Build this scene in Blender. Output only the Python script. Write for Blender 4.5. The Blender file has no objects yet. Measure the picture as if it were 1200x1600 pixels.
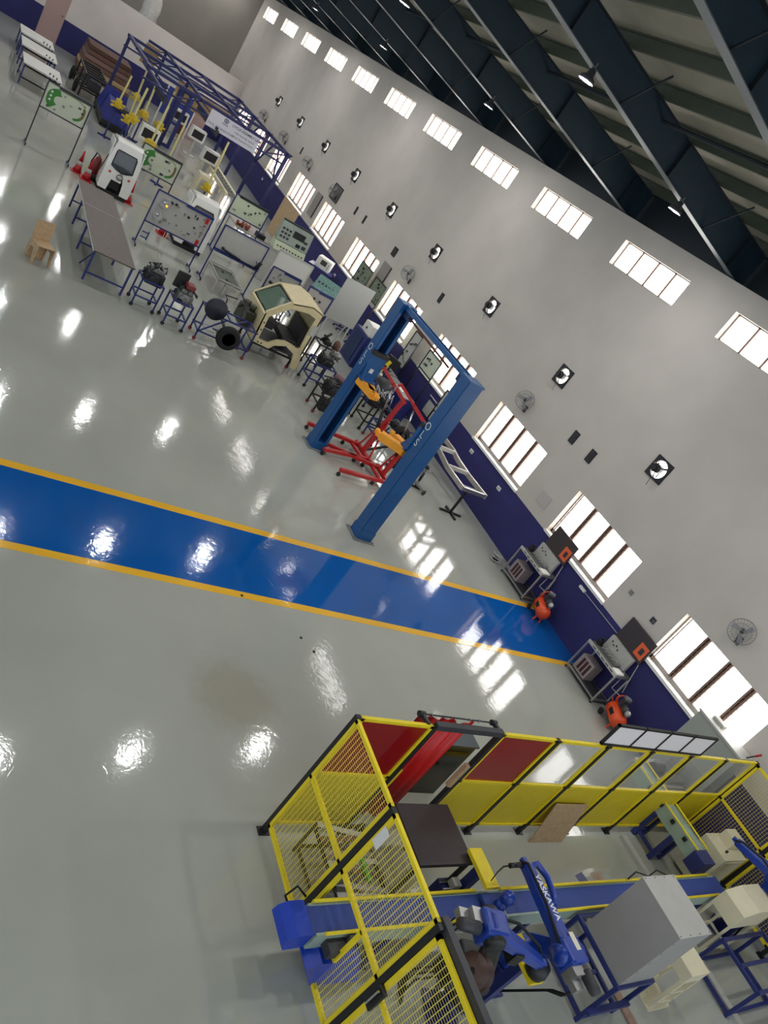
import bpy, bmesh, math, random
from mathutils import Vector, Matrix
random.seed(7)
SC = bpy.context.scene
COL = SC.collection
PI = math.pi
# ------------------------------------------------------------------ camera
# world: x runs along the windowed wall, y = distance from that wall, z up (metres)
cam = bpy.data.cameras.new('camera')
cam.sensor_fit = 'VERTICAL'; cam.sensor_height = 36.0; cam.lens = 26.87
cam.clip_end = 200
co = bpy.data.objects.new('camera', cam); COL.objects.link(co)
RR = ((-0.34883903, -0.75955115, 0.54899306), (-0.62189952, -0.25062209, -0.7419094), (0.70110793, -0.60022548, -0.38493772))
co.matrix_world = Matrix(((RR[0][0], -RR[1][0], -RR[2][0], 0.0),
                          (RR[0][1], -RR[1][1], -RR[2][1], 13.91),
                          (RR[0][2], -RR[1][2], -RR[2][2], 6.5),
                          (0, 0, 0, 1)))
SC.camera = co
# ------------------------------------------------------------------ light
w = bpy.data.worlds.new('hall_daylight'); SC.world = w; w.use_nodes = True
bg = w.node_tree.nodes['Background']; bg.inputs[0].default_value = (0.82, 0.90, 1.0, 1); bg.inputs[1].default_value = 0.74
SC.view_settings.view_transform = 'Standard'; SC.view_settings.look = 'None'
SC.view_settings.gamma = 1; SC.view_settings.use_curve_mapping = False
SC.view_settings.exposure = 0.8
PANE = 4.0        # window panes: frosted, full of daylight
LAMP = 230.0
SC.cycles.use_denoising = True
SC.cycles.max_bounces = 6; SC.cycles.diffuse_bounces = 4; SC.cycles.glossy_bounces = 3
SC.cycles.transparent_max_bounces = 12
SC.cycles.sample_clamp_indirect = 4
# ------------------------------------------------------------------ helpers
def lin(c):
    return tuple((v / 12.92 if v <= .04045 else ((v + .055) / 1.055) ** 2.4) for v in (x / 255 for x in c))
MATS = {}
def mat(name, c, rough=.6, metal=0.0, var=0.0, vs=6.0, bump=0.0, bs=40.0, emit=0.0, coat=0.0, alpha=1.0, trans=0.0):
    if name in MATS: return MATS[name]
    m = bpy.data.materials.new(name); m.use_nodes = True; nt = m.node_tree
    b = nt.nodes['Principled BSDF']; L = lin(c)
    b.inputs['Base Color'].default_value = (*L, 1); b.inputs['Roughness'].default_value = rough
    b.inputs['Metallic'].default_value = metal
    if coat: b.inputs['Coat Weight'].default_value = coat; b.inputs['Coat Roughness'].default_value = .08
    if emit: b.inputs['Emission Color'].default_value = (*L, 1); b.inputs['Emission Strength'].default_value = emit
    if alpha < 1: b.inputs['Alpha'].default_value = alpha
    if trans: b.inputs['Transmission Weight'].default_value = trans
    if var or bump:
        g = nt.nodes.new('ShaderNodeNewGeometry')
        n = nt.nodes.new('ShaderNodeTexNoise'); n.inputs['Scale'].default_value = vs; n.inputs['Detail'].default_value = 4
        nt.links.new(g.outputs['Position'], n.inputs['Vector'])
        if var:
            r = nt.nodes.new('ShaderNodeValToRGB')
            r.color_ramp.elements[0].position = .3; r.color_ramp.elements[1].position = .7
            r.color_ramp.elements[0].color = (*[v * (1 - var) for v in L], 1)
            r.color_ramp.elements[1].color = (*[min(1, v * (1 + var)) for v in L], 1)
            nt.links.new(n.outputs['Fac'], r.inputs['Fac']); nt.links.new(r.outputs['Color'], b.inputs['Base Color'])
        if bump:
            n2 = nt.nodes.new('ShaderNodeTexNoise'); n2.inputs['Scale'].default_value = bs
            nt.links.new(g.outputs['Position'], n2.inputs['Vector'])
            bp = nt.nodes.new('ShaderNodeBump'); bp.inputs['Strength'].default_value = bump; bp.inputs['Distance'].default_value = .02
            nt.links.new(n2.outputs['Fac'], bp.inputs['Height']); nt.links.new(bp.outputs['Normal'], b.inputs['Normal'])
    MATS[name] = m
    return m

class MB:
    """collects solid shapes; build() links them as one mesh object"""
    def __init__(s): s.v = []; s.f = []; s.s = []
    def _add(s, vs, fs, smooth=False):
        o = len(s.v); s.v += [tuple(v) for v in vs]
        for f in fs: s.f.append([i + o for i in f]); s.s.append(smooth)
        return s
    def box(s, x0, x1, y0, y1, z0, z1, M=None, c=0.0):
        if c <= 0:
            vs = [Vector(p) for p in ((x0,y0,z0),(x1,y0,z0),(x1,y1,z0),(x0,y1,z0),(x0,y0,z1),(x1,y0,z1),(x1,y1,z1),(x0,y1,z1))]
            fs = [(0,3,2,1),(4,5,6,7),(0,1,5,4),(1,2,6,5),(2,3,7,6),(3,0,4,7)]
        else:
            bm = bmesh.new(); r = bmesh.ops.create_cube(bm, size=1)
            for v in bm.verts:
                v.co = Vector(((x0+x1)/2 + v.co.x*(x1-x0), (y0+y1)/2 + v.co.y*(y1-y0), (z0+z1)/2 + v.co.z*(z1-z0)))
            bmesh.ops.bevel(bm, geom=bm.edges[:], offset=c, segments=2, profile=.6, affect='EDGES')
            bm.verts.ensure_lookup_table(); vs = [v.co.copy() for v in bm.verts]; fs = [[v.index for v in f.verts] for f in bm.faces]
            bm.free()
        if M is not None: vs = [M @ v for v in vs]
        return s._add(vs, fs)
    def bar(s, p, q, w=.04, h=None, up=(0,0,1), ext=0.0):
        h = w if h is None else h
        p = Vector(p); q = Vector(q); d = (q - p).normalized(); u = Vector(up)
        if abs(d.dot(u)) > .98: u = Vector((1,0,0)) if abs(d.x) < .9 else Vector((0,1,0))
        a = d.cross(u).normalized(); b = a.cross(d).normalized()
        p = p - d*ext; q = q + d*ext
        vs = []
        for c in (p, q):
            for (i, j) in ((-1,-1),(1,-1),(1,1),(-1,1)): vs.append(c + a*i*w/2 + b*j*h/2)
        return s._add(vs, [(3,2,1,0),(4,5,6,7),(0,1,5,4),(1,2,6,5),(2,3,7,6),(3,0,4,7)])
    def tube(s, pts, r=.01, n=8, r2=None, closed=False):
        pts = [Vector(p) for p in pts]; k = len(pts); rs = [r]*k if r2 is None else [r + (r2-r)*i/(k-1) for i in range(k)]
        vs = []; a = None
        for i, p in enumerate(pts):
            if closed: d = (pts[(i+1) % k] - pts[i-1])
            else: d = pts[min(i+1, k-1)] - pts[max(i-1, 0)]
            d = d.normalized() if d.length > 1e-9 else Vector((0,0,1))
            if a is None:
                u = Vector((0,0,1)) if abs(d.z) < .9 else Vector((1,0,0)); a = d.cross(u).normalized()
            else:
                a = (a - d*a.dot(d)).normalized()
            b = d.cross(a)
            for j in range(n):
                t = 2*PI*j/n; vs.append(p + (a*math.cos(t) + b*math.sin(t))*rs[i])
        fs = []
        for i in range(k if closed else k-1):
            for j in range(n):
                A = i*n+j; B = i*n+(j+1) % n; i2 = (i+1) % k; fs.append((A, B, i2*n+(j+1) % n, i2*n+j))
        s._add(vs, fs, True)
        if not closed:
            o = len(s.v) - k*n
            s.f.append([o+j for j in range(n)][::-1]); s.s.append(False)
            s.f.append([o+(k-1)*n+j for j in range(n)]); s.s.append(False)
        return s
    def cyl(s, p, q, r, n=16, r2=None): return s.tube([p, q], r, n, r2 if r2 is not None else r)
    def lathe(s, prof, c=(0,0,0), axis='z', n=20, M=None):
        vs = []
        for (r, z) in prof:
            for j in range(n):
                t = 2*PI*j/n; x, y = r*math.cos(t), r*math.sin(t)
                v = Vector((x,y,z)) if axis == 'z' else (Vector((z,x,y)) if axis == 'x' else Vector((y,z,x)))
                v = v + Vector(c)
                vs.append(M @ v if M is not None else v)
        k = len(prof); fs = []
        for i in range(k-1):
            for j in range(n): fs.append((i*n+j, i*n+(j+1) % n, (i+1)*n+(j+1) % n, (i+1)*n+j))
        s._add(vs, fs, True); o = len(s.v) - k*n
        if prof[0][0] > 1e-6: s.f.append([o+j for j in range(n)][::-1]); s.s.append(False)
        if prof[-1][0] > 1e-6: s.f.append([o+(k-1)*n+j for j in range(n)]); s.s.append(False)
        return s
    def ball(s, c, r, n=14, k=8, sc=(1,1,1)):
        c = Vector(c); prof = [(math.sin(PI*i/k), -math.cos(PI*i/k)) for i in range(k+1)]; vs = []
        for (a, z) in prof:
            for j in range(n):
                t = 2*PI*j/n; vs.append(c + Vector((a*math.cos(t)*r*sc[0], a*math.sin(t)*r*sc[1], z*r*sc[2])))
        fs = [(i*n+j, i*n+(j+1) % n, (i+1)*n+(j+1) % n, (i+1)*n+j) for i in range(k) for j in range(n)]
        return s._add(vs, fs, True)
    def prism(s, poly, a0, a1, axis='z', M=None):
        """poly in the plane across axis: z->(x,y), y->(x,z), x->(y,z)"""
        f = {'z': lambda u, v, a: (u, v, a), 'y': lambda u, v, a: (u, a, v), 'x': lambda u, v, a: (a, u, v)}[axis]
        n = len(poly); vs = [Vector(f(u, v, a0)) for u, v in poly] + [Vector(f(u, v, a1)) for u, v in poly]
        if M is not None: vs = [M @ v for v in vs]
        fs = [list(range(n))[::-1], [n+i for i in range(n)]] + [(i, (i+1) % n, n+(i+1) % n, n+i) for i in range(n)]
        return s._add(vs, fs)
    def hull(s, A, B, flip=False):
        """loft between two loops of equal length, capped"""
        n = len(A); vs = [Vector(p) for p in A] + [Vector(p) for p in B]
        return s._add(vs, [list(range(n))[::-1], [n+i for i in range(n)]] + [(i, (i+1) % n, n+(i+1) % n, n+i) for i in range(n)])
    def build(s, name, m, parent=None, loc=None):
        me = bpy.data.meshes.new(name); me.from_pydata([tuple(v) for v in s.v], [], s.f)
        me.polygons.foreach_set('use_smooth', s.s)
        bm = bmesh.new(); bm.from_mesh(me); bmesh.ops.recalc_face_normals(bm, faces=bm.faces[:]); bm.to_mesh(me); bm.free()
        if isinstance(m, (list, tuple)):
            for q in m: me.materials.append(q)
        else: me.materials.append(m)
        o = bpy.data.objects.new(name, me); COL.objects.link(o)
        if loc is not None: o.location = loc
        if parent is not None: o.parent = parent
        return o
def tag(o, label, cat, group=None, kind=None):
    if label: o['label'] = label
    if cat: o['category'] = cat
    if group: o['group'] = group
    if kind: o['kind'] = kind
    return o
def struct(o): o['kind'] = 'structure'; return o
def thing(name, label, cat, loc=(0,0,0), rz=0.0, group=None):
    o = bpy.data.objects.new(name, None); COL.objects.link(o); o.location = loc; o.rotation_euler = (0,0,rz)
    o.empty_display_size = .1
    return tag(o, label, cat, group)
def copy_tree(o, parent=None, loc=None, rz=None, label=None):
    c = o.copy(); COL.objects.link(c)
    c.parent = parent
    if loc is not None: c.location = loc
    if rz is not None: c.rotation_euler = (0,0,rz)
    if label: c['label'] = label
    for ch in list(o.children): copy_tree(ch, c)
    return c
def text_mesh(name, body, size, m, parent, M, extr=.001, bold=False, sx=1.0):
    cu = bpy.data.curves.new(name, 'FONT'); cu.body = body; cu.size = size; cu.extrude = extr
    cu.align_x = 'CENTER'; cu.align_y = 'CENTER'
    if bold: cu.offset = size*.018
    t = bpy.data.objects.new(name, cu); COL.objects.link(t)
    dg = bpy.context.evaluated_depsgraph_get(); me = bpy.data.meshes.new_from_object(t.evaluated_get(dg))
    bpy.data.objects.remove(t); bpy.data.curves.remove(cu)
    me.transform(M @ Matrix.Diagonal((sx,1,1,1))); me.materials.clear(); me.materials.append(m)
    o = bpy.data.objects.new(name, me); COL.objects.link(o); o.parent = parent
    return o
def face_M(pos, right, up):
    """matrix taking text plane (x right, y up, z out) to a surface at pos"""
    r = Vector(right).normalized(); u = Vector(up).normalized(); n = r.cross(u).normalized(); u = n.cross(r)
    return Matrix(((r.x, u.x, n.x, pos[0]), (r.y, u.y, n.y, pos[1]), (r.z, u.z, n.z, pos[2]), (0,0,0,1)))
def Rz(a): return Matrix.Rotation(a, 4, 'Z')
def Tm(x, y, z): return Matrix.Translation((x, y, z))

# ------------------------------------------------------------------ materials
def wall_mat(name, upper, lower, zsplit):
    m = mat(name, upper, .75); nt = m.node_tree; b = nt.nodes['Principled BSDF']
    g = nt.nodes.new('ShaderNodeNewGeometry'); sp = nt.nodes.new('ShaderNodeSeparateXYZ'); nt.links.new(g.outputs['Position'], sp.inputs[0])
    lt = nt.nodes.new('ShaderNodeMath'); lt.operation = 'LESS_THAN'; lt.inputs[1].default_value = zsplit; nt.links.new(sp.outputs['Z'], lt.inputs[0])
    nz = nt.nodes.new('ShaderNodeTexNoise'); nz.inputs['Scale'].default_value = .8; nz.inputs['Detail'].default_value = 5; nt.links.new(g.outputs['Position'], nz.inputs['Vector'])
    r1 = nt.nodes.new('ShaderNodeValToRGB'); r2 = nt.nodes.new('ShaderNodeValToRGB')
    for r, c, v in ((r1, upper, .05), (r2, lower, .15)):
        L = lin(c); r.color_ramp.elements[0].color = (*[x*(1-v) for x in L], 1); r.color_ramp.elements[1].color = (*[x*(1+v) for x in L], 1)
        r.color_ramp.elements[0].position = .35; r.color_ramp.elements[1].position = .65; nt.links.new(nz.outputs['Fac'], r.inputs['Fac'])
    mx = nt.nodes.new('ShaderNodeMixRGB'); nt.links.new(lt.outputs[0], mx.inputs['Fac']); nt.links.new(r1.outputs[0], mx.inputs[1]); nt.links.new(r2.outputs[0], mx.inputs[2])
    nt.links.new(mx.outputs[0], b.inputs['Base Color'])
    return m
def floor_mat(name, c, var=.06, stain=True):
    m = mat(name, c, .35); nt = m.node_tree; b = nt.nodes['Principled BSDF']
    g = nt.nodes.new('ShaderNodeNewGeometry')
    nz = nt.nodes.new('ShaderNodeTexNoise'); nz.inputs['Scale'].default_value = .45; nz.inputs['Detail'].default_value = 6; nt.links.new(g.outputs['Position'], nz.inputs['Vector'])
    L = lin(c); r = nt.nodes.new('ShaderNodeValToRGB'); r.color_ramp.elements[0].position = .35; r.color_ramp.elements[1].position = .65
    r.color_ramp.elements[0].color = (*[x*(1-var) for x in L], 1); r.color_ramp.elements[1].color = (*[x*(1+var) for x in L], 1)
    nt.links.new(nz.outputs['Fac'], r.inputs['Fac']); out = r.outputs[0]
    if stain:   # worn brownish round patch and a darker oily patch, both part of the floor
        for (cx, cy, rad, col, amt) in ((6.02, 8.93, .62, (146,138,120), .45), (2.2, 9.9, .5, (105,105,98), .0)):
            d = nt.nodes.new('ShaderNodeVectorMath'); d.operation = 'DISTANCE'; d.inputs[1].default_value = (cx, cy, 0); nt.links.new(g.outputs['Position'], d.inputs[0])
            n3 = nt.nodes.new('ShaderNodeTexNoise'); n3.inputs['Scale'].default_value = 5; nt.links.new(g.outputs['Position'], n3.inputs['Vector'])
            ad = nt.nodes.new('ShaderNodeMath'); ad.operation = 'MULTIPLY_ADD'; ad.inputs[1].default_value = .5; nt.links.new(n3.outputs['Fac'], ad.inputs[0]); nt.links.new(d.outputs['Value'], ad.inputs[2])
            mr = nt.nodes.new('ShaderNodeMapRange'); mr.inputs['From Min'].default_value = rad + .35; mr.inputs['From Max'].default_value = rad; mr.inputs['To Max'].default_value = amt
            nt.links.new(ad.outputs[0], mr.inputs['Value'])
            mx = nt.nodes.new('ShaderNodeMixRGB'); mx.inputs[2].default_value = (*lin(col), 1); nt.links.new(mr.outputs[0], mx.inputs[0]); nt.links.new(out, mx.inputs[1]); out = mx.outputs[0]
    nt.links.new(out, b.inputs['Base Color'])
    b.inputs['Coat Weight'].default_value = .0
    b.inputs['Specular IOR Level'].default_value = .62
    b.inputs['Roughness'].default_value = .075
    n2 = nt.nodes.new('ShaderNodeTexNoise'); n2.inputs['Scale'].default_value = 1.6; n2.inputs['Detail'].default_value = 3; nt.links.new(g.outputs['Position'], n2.inputs['Vector'])
    bp = nt.nodes.new('ShaderNodeBump'); bp.inputs['Strength'].default_value = .5; bp.inputs['Distance'].default_value = .0035
    n4 = nt.nodes.new('ShaderNodeTexNoise'); n4.inputs['Scale'].default_value = 7.0; n4.inputs['Detail'].default_value = 2; n4.inputs['Distortion'].default_value = 1.5; nt.links.new(g.outputs['Position'], n4.inputs['Vector'])
    b2 = nt.nodes.new('ShaderNodeBump'); b2.inputs['Strength'].default_value = .5; b2.inputs['Distance'].default_value = .0022
    nt.links.new(n4.outputs['Fac'], b2.inputs['Height'])
    nt.links.new(n2.outputs['Fac'], bp.inputs['Height']); nt.links.new(b2.outputs['Normal'], bp.inputs['Normal']); nt.links.new(bp.outputs['Normal'], b.inputs['Normal'])
    return m
WALL = wall_mat('painted_wall', (190,183,174), (40,38,98), 1.28)
WALL2 = wall_mat('partition_paint', (200,192,186), (34,34,92), 1.28)
WALL3 = wall_mat('end_wall_paint', (150,145,136), (34,34,92), .1)
FLOOR = floor_mat('grey_epoxy', (165,167,158))
FLBLUE = floor_mat('blue_epoxy', (8,84,160), .1, False)
FLYEL = floor_mat('yellow_epoxy', (232,178,52), .06, False)
WHITE = mat('white_paint', (222,220,214), .5)
OFFW = mat('off_white', (205,200,188), .5, var=.05)
PANEM = mat('daylit_pane', (255,253,250), .6, emit=PANE)
REV = mat('reveal_plaster', (214,200,186), .8)
GREYF = mat('grey_window_frame', (150,144,138), .5)
RUSTF = mat('brown_grille', (128,104,92), .6)
BLK = mat('black_metal', (22,22,24), .45, var=.2)
BLKR = mat('black_rubber', (18,18,18), .8)
DGREY = mat('dark_grey', (52,52,56), .5, var=.15)
MGREY = mat('mid_grey', (120,120,118), .5, var=.08)
LGREY = mat('light_grey', (176,174,168), .5, var=.04)
STEEL = mat('bare_steel', (165,165,165), .35, metal=.8, var=.1)
CHROME = mat('chrome', (210,210,212), .15, metal=1)
YEL = mat('safety_yellow', (232,208,30), .45, var=.05)
YELP = mat('yellow_sheet', (214,190,24), .5, var=.04)
YELD = mat('yellow_wire', (226,208,96), .5)
RED = mat('red_paint', (176,26,30), .4, var=.1)
REDC = mat('red_curtain_vinyl', (190,14,16), .4, var=.08)
NAVY = mat('navy_frame_paint', (34,44,104), .4, var=.1)
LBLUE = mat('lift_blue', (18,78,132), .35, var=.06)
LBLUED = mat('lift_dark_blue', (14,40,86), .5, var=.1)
ROBO = mat('robot_blue', (22,58,150), .3, var=.08, coat=.3)
BELT = mat('conveyor_belt_blue', (42,66,140), .6, var=.06)
ORANGE = mat('orange_arm', (238,158,34), .45, var=.08)
ORNG = mat('compressor_orange', (226,76,24), .35, var=.05, coat=.3)
CREAM = mat('cream_enamel', (214,206,176), .45, var=.03)
BEIGE = mat('beige_cab_primer', (206,192,150), .5, var=.06)
PLY = mat('plywood', (180,152,116), .7, var=.12, vs=14)
BROWN = mat('brown_rust', (104,74,62), .7, var=.3, vs=20)
TEAL = mat('rafter_teal', (16,40,52), .55, var=.12)
TEALD = mat('rafter_dark', (16,26,34), .7)
SHEET = mat('roof_sheet', (152,148,130), .6, var=.1, vs=2)
PURL = mat('purlin_green', (74,80,66), .6, var=.1)
TABTOP = mat('scuffed_tabletop', (86,74,66), .45, var=.18, vs=9)
LGRN = mat('pale_board', (196,204,176), .6)
# ------------------------------------------------------------------ setting
struct(MB().box(-8, 52.3, -.3, 26, -.3, 0).build('floor', FLOOR))

struct(MB().box(8.05, 9.67, 0.0, 22, 0.0, .003).build('trim_1', FLBLUE))
struct(MB().box(9.67, 9.83, 0.0, 22, 0.0, .004).build('trim_2', FLYEL))
struct(MB().box(7.93, 8.07, 0.0, 22, 0.0, .004).build('trim_3', FLYEL))
# wall with window and fan openings
BAY = 3.97
NW = 12
lowW = [(12.6 + BAY*k - (0 if True else 0), 15.08 + BAY*k) for k in range(-2, 9)]
upW = [(12.55 + BAY*k, 15.03 + BAY*k) for k in range(-3, 10)]
lowW = [(a + .02, b) for a, b in lowW]
fanX = [9.86 + BAY*k for k in range(-1, 9)]
FZ, FR = 4.14, .25
def wall_grid():
    holes = [(a, b, 1.33, 2.55) for a, b in lowW] + [(a, b, 6.86, 7.49) for a, b in upW] + [(x-FR, x+FR, FZ-FR, FZ+FR) for x in fanX]
    xs = sorted({-4.0, 52.0} | {h[0] for h in holes} | {h[1] for h in holes}); zs = sorted({0.0, 7.96} | {h[2] for h in holes} | {h[3] for h in holes})
    m = MB(); D = -.24
    def hol(x, z): return any(h[0] < x < h[1] and h[2] < z < h[3] for h in holes)
    for zi in range(len(zs)-1):
        z0, z1 = zs[zi], zs[zi+1]; xi = 0
        while xi < len(xs)-1:
            if hol((xs[xi]+xs[xi+1])/2, (z0+z1)/2): xi += 1; continue
            xj = xi
            while xj < len(xs)-1 and not hol((xs[xj]+xs[xj+1])/2, (z0+z1)/2): xj += 1
            m._add([(xs[xi],0,z0),(xs[xj],0,z0),(xs[xj],0,z1),(xs[xi],0,z1)], [(0,1,2,3)])
            m._add([(xs[xi],D,z0),(xs[xj],D,z0),(xs[xj],D,z1),(xs[xi],D,z1)], [(3,2,1,0)])
            xi = xj
    m._add([(-4,0,7.96),(52,0,7.96),(52,D,7.96),(-4,D,7.96)], [(0,1,2,3)])
    r = MB()
    for x0, x1, z0, z1 in holes:
        r._add([(x0,0,z0),(x0,D,z0),(x0,D,z1),(x0,0,z1)], [(0,1,2,3)]); r._add([(x1,0,z0),(x1,D,z0),(x1,D,z1),(x1,0,z1)], [(3,2,1,0)])
        r._add([(x0,0,z0),(x0,D,z0),(x1,D,z0),(x1,0,z0)], [(0,1,2,3)]); r._add([(x0,0,z1),(x0,D,z1),(x1,D,z1),(x1,0,z1)], [(3,2,1,0)])
    o = struct(m.build('wall_right', WALL)); q = r.build('reveal', REV); q.parent = o
    return o

wall = wall_grid()
# windows
def low_window(x0, x1, z0, z1, n):
    root = bpy.data.objects.new('window_%d' % n, None); COL.objects.link(root); root.location = (x0, 0, z0); struct(root)
    W = x1-x0; Hh = z1-z0
    f = MB(); y = -.17
    for a in (0, W-.04): f.box(a, a+.04, y-.03, y+.03, 0, Hh)
    f.box(0, W, y-.03, y+.03, 0, .1); f.box(0, W, y-.03, y+.03, Hh-.04, Hh)
    f.build('window_frame', GREYF, root)
    pw = W/4
    me = None
    for k in range(1, 4):
        g = MB(); c = pw*k
        g.box(c-.06, c-.022, y-.02, y+.06, .08, Hh-.02); g.box(c+.022, c+.06, y-.02, y+.06, .08, Hh-.02); g.box(c-.06, c+.06, y-.02, y-.01, .08, Hh-.02)
        for j in range(1, 9): g.box(c-.08, c+.08, y+.06, y+.07, .08+j*(Hh-.1)/9, .09+j*(Hh-.1)/9)
        g.build('mullion', RUSTF, root)
    g = MB(); c = W-.1
    g.box(c-.012, c+.012, y+.05, y+.07, 0, Hh)
    for j in range(0, 8): g.box(c-.06, c+.06, y+.05, y+.06, .1+j*Hh/9, .11+j*Hh/9)
    g.build('grille', RUSTF, root)
    s = MB(); s.box(-.03, W+.03, -.14, .045, -.05, .012); s.build('window_sill', WHITE, root)
    for k in range(4):
        MB().box(k*pw+(.04 if k == 0 else .055), (k+1)*pw-(.04 if k == 3 else .055), y-.012, y-.004, .1, Hh-.04).build('pane', PANEM, root)
def up_window(x0, x1, z0, z1, n):
    root = bpy.data.objects.new('window_%d' % n, None); COL.objects.link(root); root.location = (x0, 0, z0); struct(root)
    W = x1-x0; Hh = z1-z0; f = MB(); y = -.17
    for a in (0, W-.04): f.box(a, a+.04, y-.03, y+.03, 0, Hh)
    f.box(0, W, y-.03, y+.03, 0, .02); f.box(0, W, y-.03, y+.03, Hh-.03, Hh)
    f.build('window_frame', GREYF, root)
    pw = W/4
    for k in range(1, 4): MB().box(k*pw-.025, k*pw+.025, y-.02, y+.03, 0, Hh).build('mullion', RUSTF, root)
    for k in range(4): MB().box(k*pw+.015, (k+1)*pw-.015, y-.012, y-.004, .02, Hh-.03).build('pane', PANEM, root)
n = 1
for a, b in lowW: low_window(a, b, 1.33, 2.55, n); n += 1
for a, b in upW: up_window(a, b, 6.86, 7.49, n); n += 1
# end wall, partition and door
struct(MB().box(52, 52.3, -.24, 26, 0, 12).build('wall_end', WALL3))
pt = MB(); pt.box(47.9, 48.05, 0, 9.25, 0, 3.5); pt.box(47.9, 48.05, 10.25, 12.9, 0, 3.5); pt.box(47.9, 48.05, 9.25, 10.25, 2.9, 3.5); pt.box(47.9, 48.05, 13.9, 22, 0, 3.5)
struct(pt.build('wall_partition', WALL2))
# ------------------------------------------------------------------ roof
RY = 15.5                   # ridge
def zb(y): return 8.0 + .155*(y if y <= RY else 2*RY - y)
def zt(y): return 8.72 + .128*(y if y <= RY else 2*RY - y)
NUMW = ['one','two','three','four','five','six','seven','eight','nine','ten','eleven','twelve','thirteen','fourteen','fifteen','sixteen','seventeen','eighteen','nineteen','twenty','twenty-one','twenty-two','twenty-three','twenty-four','twenty-five','twenty-six','twenty-seven','twenty-eight']
rafX = [11.8 + BAY*k for k in range(-3, 11)]
root0 = None
for i, x in enumerate(rafX):
    if root0 is None:
        root0 = bpy.data.objects.new('roof_rafter', None); COL.objects.link(root0); root0.location = (x, 0, 0); tag(root0, None, None)
        tag(root0, 'dark teal tapered steel roof rafter, number one of the row counted from the camera end', 'rafter', 'steel rafters under the roof')
        wb = MB(); fl = MB(); ft = MB()
        segs = [(-.5, RY), (RY, 2*RY)]
        for y0, y1 in segs:
            wb.prism([(y0, zb(y0)), (y1, zb(y1)), (y1, zt(y1)), (y0, zt(y0))], -.006, .006, 'x')
            fl.prism([(y0, zb(y0)-.014), (y1, zb(y1)-.014), (y1, zb(y1)), (y0, zb(y0))], -.1, .1, 'x')
            ft.prism([(y0, zt(y0)), (y1, zt(y1)), (y1, zt(y1)+.014), (y0, zt(y0)+.014)], -.1, .1, 'x')
        wb.build('web', TEAL, root0); fl.build('bottom_flange', LGREY and mat('lit_flange_grey', (84,94,98), .35, var=.08), root0); ft.build('top_flange', TEALD, root0)  # bottom flange coloured lighter than the web to stand for window light on it
        for y in (.35, 3.2, 6.6, 10, 13.4):
            sf = MB(); sf.box(-.09, .09, y-.005, y+.005, zb(y), zt(y)); sf.build('stiffener', TEALD, root0)
        for y in (1.6, 5.0, 7.2, 9.6):
            br = MB(); br.bar((-.02, y, zb(y)+.02), (-.75, y, zt(y)+.08), .028); br.build('flange_brace', TEALD, root0)
    else:
        c_ = copy_tree(root0, None, (x, 0, 0)); c_['label'] = 'dark teal tapered steel roof rafter, number %s of the row counted from the camera end' % NUMW[i]
k = 0
py = [y for y in [-.35 + 1.17*i for i in range(0, 27)]]
pm = []
for i, y in enumerate(py):
    z = zt(y)
    if i > 13: break
    o = MB().prism([(-.03, 0), (.03, 0), (.03, .2), (.09, .2), (.09, .21), (.02, .21), (.02, .01), (-.03, .01)], -4, 56, 'x').build('purlin', PURL, None, (0, y, z+.015))
    pm.append(o)
    tag(o, 'dark green roof purlin, number %s outward from the windowed wall' % NUMW[i], 'purlin', 'purlins under the roof sheet')
sh = MB()
for y0, y1 in ((-.6, RY), (RY, 2*RY)):
    z0, z1 = zt(y0)+.23, zt(y1)+.23
    N = 4
    sh.prism([(y0, z0), (y1, z1), (y1, z1+.03), (y0, z0+.03)], -4.2, 56, 'x')
struct(sh.build('ceiling', SHEET))
for i, (y, zz) in enumerate(((4.0, .45), (8.9, .5), (12.4, .5))):
    o = MB().tube([(-4, y, zb(y)+zz), (52, y, zb(y)+zz)], .035, 8).build('strut_pipe', TEALD)
    tag(o, 'long dark strut pipe through the rafters, %s to the windowed wall' % ('nearest', 'second nearest', 'third nearest')[i], 'strut', 'strut pipes between the rafters')
# steel sheet closing the eaves behind the wall top
struct(MB().box(-4, 52, -.62, -.56, 7.2, 9.0).build('trim_4', TEALD))
# high bay lamps
lampM = mat('lamp_glow', (255,255,255), .5, emit=LAMP)
l0 = None
LL = 'round high-bay lamp, %s, number %s from the camera'
ROWN = {2.45: 'first row from the windows', 5.8: 'second row from the windows', 8.9: 'third row from the windows', 12.3: 'fourth row from the windows'}
for x in [11.8 + 2*BAY*k for k in range(-1, 6)]:
    for y in (2.45, 5.8, 8.9, 12.3):
        z = 8.17 + (y-2.45)*.155
        if l0 is None:
            l0 = thing('high_bay_lamp', LL % (ROWN[2.45], 'one'), 'lamp', (x, y, z), 0, 'high-bay lamps under the rafters')
            MB().lathe([(.035, .2), (.06, .18), (.07, .1), (.13, .06), (.15, .0), (.145, .0), (.12, .05), (.0, .06)], n=20).build('housing', DGREY, l0)
            MB().lathe([(.0, .01), (.13, .01), (.13, .014), (.0, .014)], n=20).build('lens', lampM, l0)
            MB().bar((0,0,.2), (0,0,.3), .02).build('hook', STEEL, l0)
        else: copy_tree(l0, None, (x, y, z), label=LL % (ROWN[y], NUMW[int(round((x-11.8)/(2*BAY)))+1]))
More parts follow.
